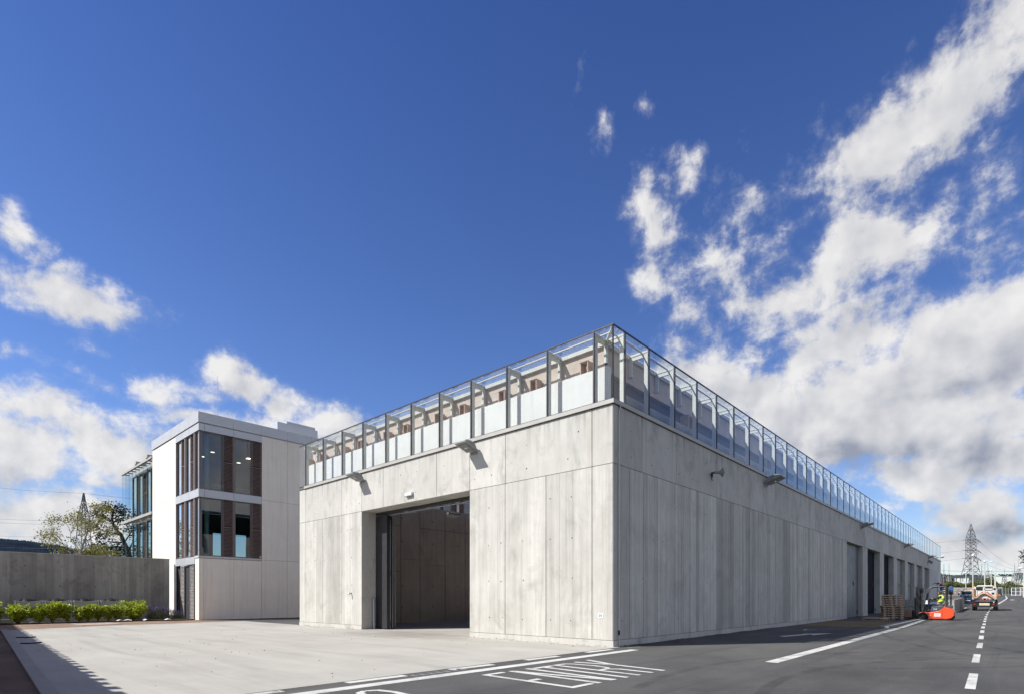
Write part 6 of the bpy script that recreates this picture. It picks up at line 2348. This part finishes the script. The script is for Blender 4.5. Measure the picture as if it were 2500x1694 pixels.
VR = R(42.55)
side = Vector((.6763, -.7367, 0))     # to the viewer's right, level
fwd = Vector((.7367, .6763, 0))
rP = at(2370.5, 1459, 250)
pz = lambda zpx: 1.4 + (1459 - zpx) / 1341 * 250
py_ = empty('pylon', (rP.x, rP.y, 4.2), 'tall grey lattice pylon beyond the road sweeper, wires fanning out to its side', 'pylon')
b = MB()
H = [(4.2, 3.9), (8.0, 3.1), (11.5, 2.5), (14.5, 2.0), (17.0, 1.72), (19.8, 1.32), (21.7, 1.32), (23.2, 1.32), (25.0, 1.32), (26.7, 1.32), (27.9, 1.32), (29.3, 1.2), (31.2, .85), (33.0, .45), (35.2, .05)]
lattice(b, H, VR + .2, rP, .22, .12)
b.build('tower', M['lattice'], py_)
b = MB()
arms = []
for z in (27.9, 23.2, 19.6):
    b = MB()
    for s in (-1, 1):
        tip = Vector((rP.x, rP.y, z + .1)) + side * (s * (2.9 if s > 0 else 1.6)) + Vector((0, 0, 0))
        a = Vector((rP.x, rP.y, z)) + side * (s * 1.2)
        b.beam(a, tip, .2)
        b.beam(a + Vector((0, 0, .9)), tip, .14)
        arms.append((tip, s))
    b.beam(Vector((rP.x, rP.y, z)) - side * 1.5, Vector((rP.x, rP.y, z)) + side * 1.5, .5, .35)
    b.build('cross_arm', M['lattice'], py_)
b = MB()
for tip, s in arms:
    if s > 0:
        b.tube([tip, tip + side * 1.7 + Vector((0, 0, -1.3))], .14, 6)
        b.tube([tip + side * .3 + Vector((0, 0, -.1)), tip + side * .3 + Vector((0, 0, -2.1))], .09, 6)
    else:
        b.tube([tip, tip - side * 2.2 + Vector((0, 0, -.3))], .11, 6)
b.build('insulator', M['insul'], py_)


def wire(pa, pb, sag, label, r=.035, n=14):
    pa, pb = Vector(pa), Vector(pb)
    pts = []
    for i in range(n + 1):
        u = i / n
        p = pa.lerp(pb, u)
        p.z -= sag * 4 * u * (1 - u)
        pts.append(tuple(p))
    return tag(MB().tube(pts, r, 5).build('power_line', M['wire']), label, 'power line', 'overhead power lines')


WN = ('topmost', 'middle', 'lowest')
i = 0
for tip, s in arms:
    k = i // 2
    if s > 0:
        wire(tip + side * 1.7 + Vector((0, 0, -1.3)), at(2488 - 6 * (2 - k) * .3, 1384 + k * 5, 235), 1.5, '%s wire falling from the pylon to the substation' % WN[k])
    else:
        wire(tip - side * 2.2 + Vector((0, 0, -.3)), at(2296 - 260, (1316, 1343, 1368)[k] + 14, 250), 1.0, '%s wire running from the pylon towards the depot' % WN[k])
    i += 1
wire(at(2296, 1391.5, 240), at(2560, 1390, 240), .6, 'long level wire across the substation skyline', .05)


def gantry(pxa, pxb, ptop, pbot, Y, label, mat, mast=0):
    a, c = at(pxa, ptop, Y), at(pxb, ptop, Y)
    z0 = at(pxa, pbot, Y).z
    t = empty('substation_gantry', (a.x, a.y, z0), label, 'gantry', 'substation gantries')
    for p in (a, c):
        b = MB()
        lattice(b, [(z0, .75), (z0 + (p.z - z0) * .35, .6), (z0 + (p.z - z0) * .7, .48), (p.z, .35)], VR, p, .17, .10)
        if mast:
            b.tube([(p.x, p.y, p.z), (p.x, p.y, p.z + mast)], [.14, .05], 6)
        b.build('column', mat, t)
    b = MB()
    n = 10
    for i in range(n):
        u, v = a.lerp(c, i / n), a.lerp(c, (i + 1) / n)
        for off in (Vector((0, 0, 0)), Vector((0, 0, -.8)), fwd * .8):
            b.beam(u + off, v + off, .17)
        b.beam(u, v + Vector((0, 0, -.8)), .11)
        b.beam(u + Vector((0, 0, -.8)), v, .11)
    b.build('beam', mat, t)
    b = MB()
    for i in range(1, 6):
        p = a.lerp(c, i / 6)
        b.tube([p + Vector((0, 0, -.8)), p + Vector((0, 0, -2.6))], .13, 6)
    b.build('insulator', M['insul'], t)


gantry(2304.5, 2397, 1403, 1428, 220, 'long substation gantry crossing behind the pylon legs', M['lattice'], 4.5)
gantry(2317, 2403, 1405.5, 1428, 235, 'second substation gantry close behind the long one', M['lattice_pale'], 5.5)
gantry(2477, 2500, 1398, 1424, 215, 'pale substation gantry at the edge of the frame', M['lattice_pale'], 4.0)
for (px, ptop, lab) in ((2452.5, 1406, 'slender lattice support alone between the lamp posts and the edge gantry'), (2412, 1392, 'narrow lattice mast above the sweeper roof'), (2487.5, 1388, 'lattice mast beside the edge gantry')):
    p = at(px, ptop, 225)
    t = empty('lattice_mast', (p.x, p.y, 6), lab, 'mast', 'lattice masts in the substation')
    b = MB()
    lattice(b, [(5.5, .7), (7.5, .6), (p.z - .8, .45), (p.z, .3)], VR, p, .16, .10)
    b.build('mast', M['lattice_pale'], t)
    MB().tube([(p.x, p.y, p.z), (p.x, p.y, p.z + 3.4)], [.09, .04], 5).build('spike', M['lattice'], t)
# busbar with insulators between the pylon and the edge gantry
t = empty('busbar', at(2440, 1404, 225), 'thin busbar with a row of green insulators over the bushes', 'busbar')
b = MB()
b.tube([at(2404, 1404, 225), at(2477, 1405, 225)], .12, 6)
b.tube([at(2404, 1406, 228), at(2477, 1406, 228)], .08, 6)
b.build('bar', M['lattice'], t)
for px in (2426, 2444, 2452, 2463, 2471):
    p = at(px, 1402.5, 225)
    MB().tube([p - side * 1.1 + Vector((0, 0, .3)), p + side * .9 + Vector((0, 0, -.3))], .24, 6).build('insulator', M['insul'], t)
p = at(2385, 1417, 236)
t = empty('substation_building', (p.x, p.y, 5), 'pale flat roofed substation building behind the pylon legs', 'building')
a, c = at(2366, 1409, 236), at(2404, 1409, 236)
b = MB()
for (u, v) in ((a, c),):
    n = fwd * 8
    b.add([tuple(q) for q in (Vector((u.x, u.y, 4)), Vector((v.x, v.y, 4)), Vector((v.x, v.y, 10.2)), Vector((u.x, u.y, 10.2)),
                              Vector((u.x, u.y, 4)) + n, Vector((v.x, v.y, 4)) + n, Vector((v.x, v.y, 10.2)) + n, Vector((u.x, u.y, 10.2)) + n)],
          [(0, 1, 2, 3), (4, 5, 6, 7), (0, 1, 5, 4), (3, 2, 6, 7), (0, 3, 7, 4), (1, 2, 6, 5)])
b.build('wall', M['conc_white'], t)
b = MB()
b.beam(Vector((a.x, a.y, 10.35)) - side * .3 - fwd * .2, Vector((c.x, c.y, 10.35)) + side * .3 - fwd * .2, .5, .3)
b.build('roof_edge', M['lattice'], t)
# pylon on the left, behind the birch
lP = at(204.3, 1459, 150)
pl_ = empty('pylon', (lP.x, lP.y, 0), 'pointed dark lattice pylon rising behind the birch tree', 'pylon')
b = MB()
lattice(b, [(0, 2.6), (5, 2.1), (10, 1.62), (14.5, 1.3), (18, 1.12), (20.5, 1.02), (22.3, 1.0), (23.8, .95), (25.0, .70), (26.2, .52), (27.4, .36), (28.6, .22), (29.3, .16), (30.1, .06)], VR + .15, lP, .17, .085)
b.build('tower', M['lattice'], pl_)
b = MB()
tips = []
for z, L in ((22.6, 1.5), (21.6, 1.8)):
    b = MB()
    for s in (-1, 1):
        tip = Vector((lP.x, lP.y, z)) + side * (s * L)
        b.beam(Vector((lP.x, lP.y, z)), tip, .14)
        tips.append((tip, s, z))
    b.build('cross_arm', M['lattice'], pl_)
b = MB()
for tip, s, z in tips:
    b.tube([tip, tip + side * (s * 1.5)], .11, 6)
b.build('insulator', M['insul'], pl_)
wire((lP.x, lP.y, 30.05), at(-60, 1184, 150), .3, 'topmost wire from the pointed pylon out of the frame', .03)
wire((lP.x, lP.y, 30.05), at(480, 1226, 160), .4, 'wire from the pointed pylon passing behind the glass fins', .03)
wire(tips[0][0] - side * 1.5, at(-60, 1262, 150), .3, 'wire from the upper insulator of the pointed pylon', .03)
wire(tips[2][0] - side * 1.5, at(-60, 1271, 150), .3, 'wire from the lower insulator of the pointed pylon', .03)
wire(at(140, 1309.5, 200), at(-60, 1305, 200), .2, 'low single wire against the bright cloud over the hill', .03)
wire(at(160, 1338, 200), at(-60, 1333, 200), .2, 'faint wire crossing the dark wooded hill', .03)

# ---------------------------------------------------------------- hills, far trees, hedges
hill_m, nt_, p_ = new_mat('wooded_hillside')
hn = noise(nt_, (.02, .02, .05), 8, .65)
hc = ramp(nt_, hn, [(.35, (0.008, 0.013, 0.024)), (.65, (0.018, 0.028, 0.038))])
nt_.links.new(hc, p_.inputs['Base Color'])
p_.inputs['Roughness'].default_value = 1.0
p_.inputs['Specular IOR Level'].default_value = 0


def hills(name, crest, Y, depth, label, rough, step, zbot=-2):
    """wooded ridge: crest pixels give its height; its face falls towards the viewer"""
    rh = random.Random(4)
    b = MB()
    pxs = []
    x = crest[0][0]
    while x <= crest[-1][0]:
        for (x0, y0), (x1, y1) in zip(crest[:-1], crest[1:]):
            if x0 <= x <= x1:
                y = y0 + (y1 - y0) * (x - x0) / (x1 - x0)
        pxs.append((x, y))
        x += step
    rows = []
    for (x, y) in pxs:
        top = at(x, y, Y)
        col = []
        for k, u in enumerate((0, .2, .4, .6, .75, .88, .95, .985, 1.0)):
            q = at(x, 1459, Y - depth * (1 - u))
            z = zbot + (top.z - zbot) * (u ** 0.8)
            z += rh.uniform(-1, 1) * rough * (1 if k == 8 else .25) if k else 0
            col.append((q.x, q.y, z))
        q = at(x, 1459, Y + depth * .6)
        col.append((q.x, q.y, zbot))
        rows.append(col)
    n = len(rows[0])
    vs = [p for c in rows for p in c]
    fs = [(i * n + k, (i + 1) * n + k, (i + 1) * n + k + 1, i * n + k + 1) for i in range(len(rows) - 1) for k in range(n - 1)]
    b.add(vs, fs)
    return tag(b.build(name, hill_m), label, None, None, 'structure')


hills('hills', [(-400, 1290), (-120, 1306), (0, 1313), (60, 1318), (140, 1329), (240, 1352), (300, 1378), (420, 1400), (520, 1412)], 1500, 500, 'dark conifer covered hill beyond the garden wall', 1.6, 1.0)
hills('hills', [(2200, 1402), (2296, 1400), (2330, 1404), (2365, 1401), (2400, 1406), (2440, 1424), (2500, 1430), (2560, 1428), (2700, 1432)], 420, 120, 'low wooded rise behind the substation', 1.0, 1.2, 2)
rb2 = random.Random(33)


def hedge(px0, px1, ptop, pbot, Y, lm, label, n, leafl, kind='bush'):
    pts = []
    k = max(2, int((px1 - px0) / 9))
    for i in range(k):
        px = px0 + (px1 - px0) * (i + .5) / k
        hpx = rb2.uniform(.75, 1.05) * (pbot - ptop)
        rz = hpx / 1341 * Y / 2
        c = at(px, pbot - hpx / 2, Y + rb2.uniform(-1.5, 1.5))
        pts.append((c, ((px1 - px0) / k / 1341 * Y * .85, 1.2, rz)))
    return bush_mass('hedge_bush', pts, lm, label, rb2, n, leafl, kind, 'bushes behind the boundary wall')


hedge(2308, 2340, 1417, 1436, 158, M['leaf_hedge'], 'broad olive bush over the wall next to the depot end', 1500, .34)
hedge(2336, 2372, 1421, 1436, 160, M['leaf_hedge'], 'long low bush over the wall behind the white van', 1500, .34)
hedge(2378, 2398, 1415, 1430, 158, M['leaf_hedge'], 'small pale bush just above the sweeper roof', 700, .3)
hedge(2398, 2426, 1406, 1432, 165, M['leaf_hedge'], 'taller bush with a dark edge above the sweeper roof', 1300, .34)
hedge(2430, 2470, 1420, 1452, 162, M['leaf_hedge'], 'thick green bush behind the mesh fence and the gate', 2200, .34)
hedge(2468, 2504, 1424, 1442, 165, M['leaf_hedge'], 'brownish low bush behind the gate at the frame edge', 1300, .32)
for (px0, px1, pt, lab, n) in ((2294, 2316, 1397, 'dark far tree tucked against the end of the depot', 900), (2314, 2366, 1402, 'dark far belt tree behind the substation gantries', 1700), (2414, 2424, 1404, 'narrow dark far tree beside the paired lamp posts', 500), (2458, 2474, 1416, 'flat topped dark far tree left of the edge gantry', 600)):
    hedge(px0, px1, pt, 1432, 300, M['leaf_far'], lab, n, .8, 'tree')
# pine beyond the frame edge whose bough reaches in
pb = at(2600, 1459, 41)
pine = [([(pb.x, pb.y, gz(pb.x)), (pb.x, pb.y, 3.5), (pb.x + .1, pb.y, 8.5)], .22, .05)]
for (px, py) in ((2486, 1357), (2494, 1350), (2497, 1363), (2503, 1345), (2500, 1374)):
    q = at(px, py, 41)
    m = Vector((pb.x, pb.y, q.z + .2)).lerp(q, .55)
    pine.append(([(pb.x, pb.y, q.z - .2), tuple(m + Vector((0, 0, .15))), tuple(q)], .06, .012))
for a in range(9):
    ang = a * .7
    z = 3.2 + a * .55
    pine.append(([(pb.x, pb.y, z), (pb.x + .8 * math.cos(ang), pb.y - .6 - .5 * abs(math.sin(ang)), z + .1), (pb.x + 1.5 * math.cos(ang), pb.y - 1.2 - .6 * abs(math.sin(ang)), z + .1)], .05, .012))
tree('pine_tree', (pb.x, pb.y, gz(pb.x)), pine, M['leaf_oak'], M['bark_dark'], 'dark pine whose bough tip reaches in at the edge of the frame', rb2, 2600, .12, .10, twigs=5, twl=.38)
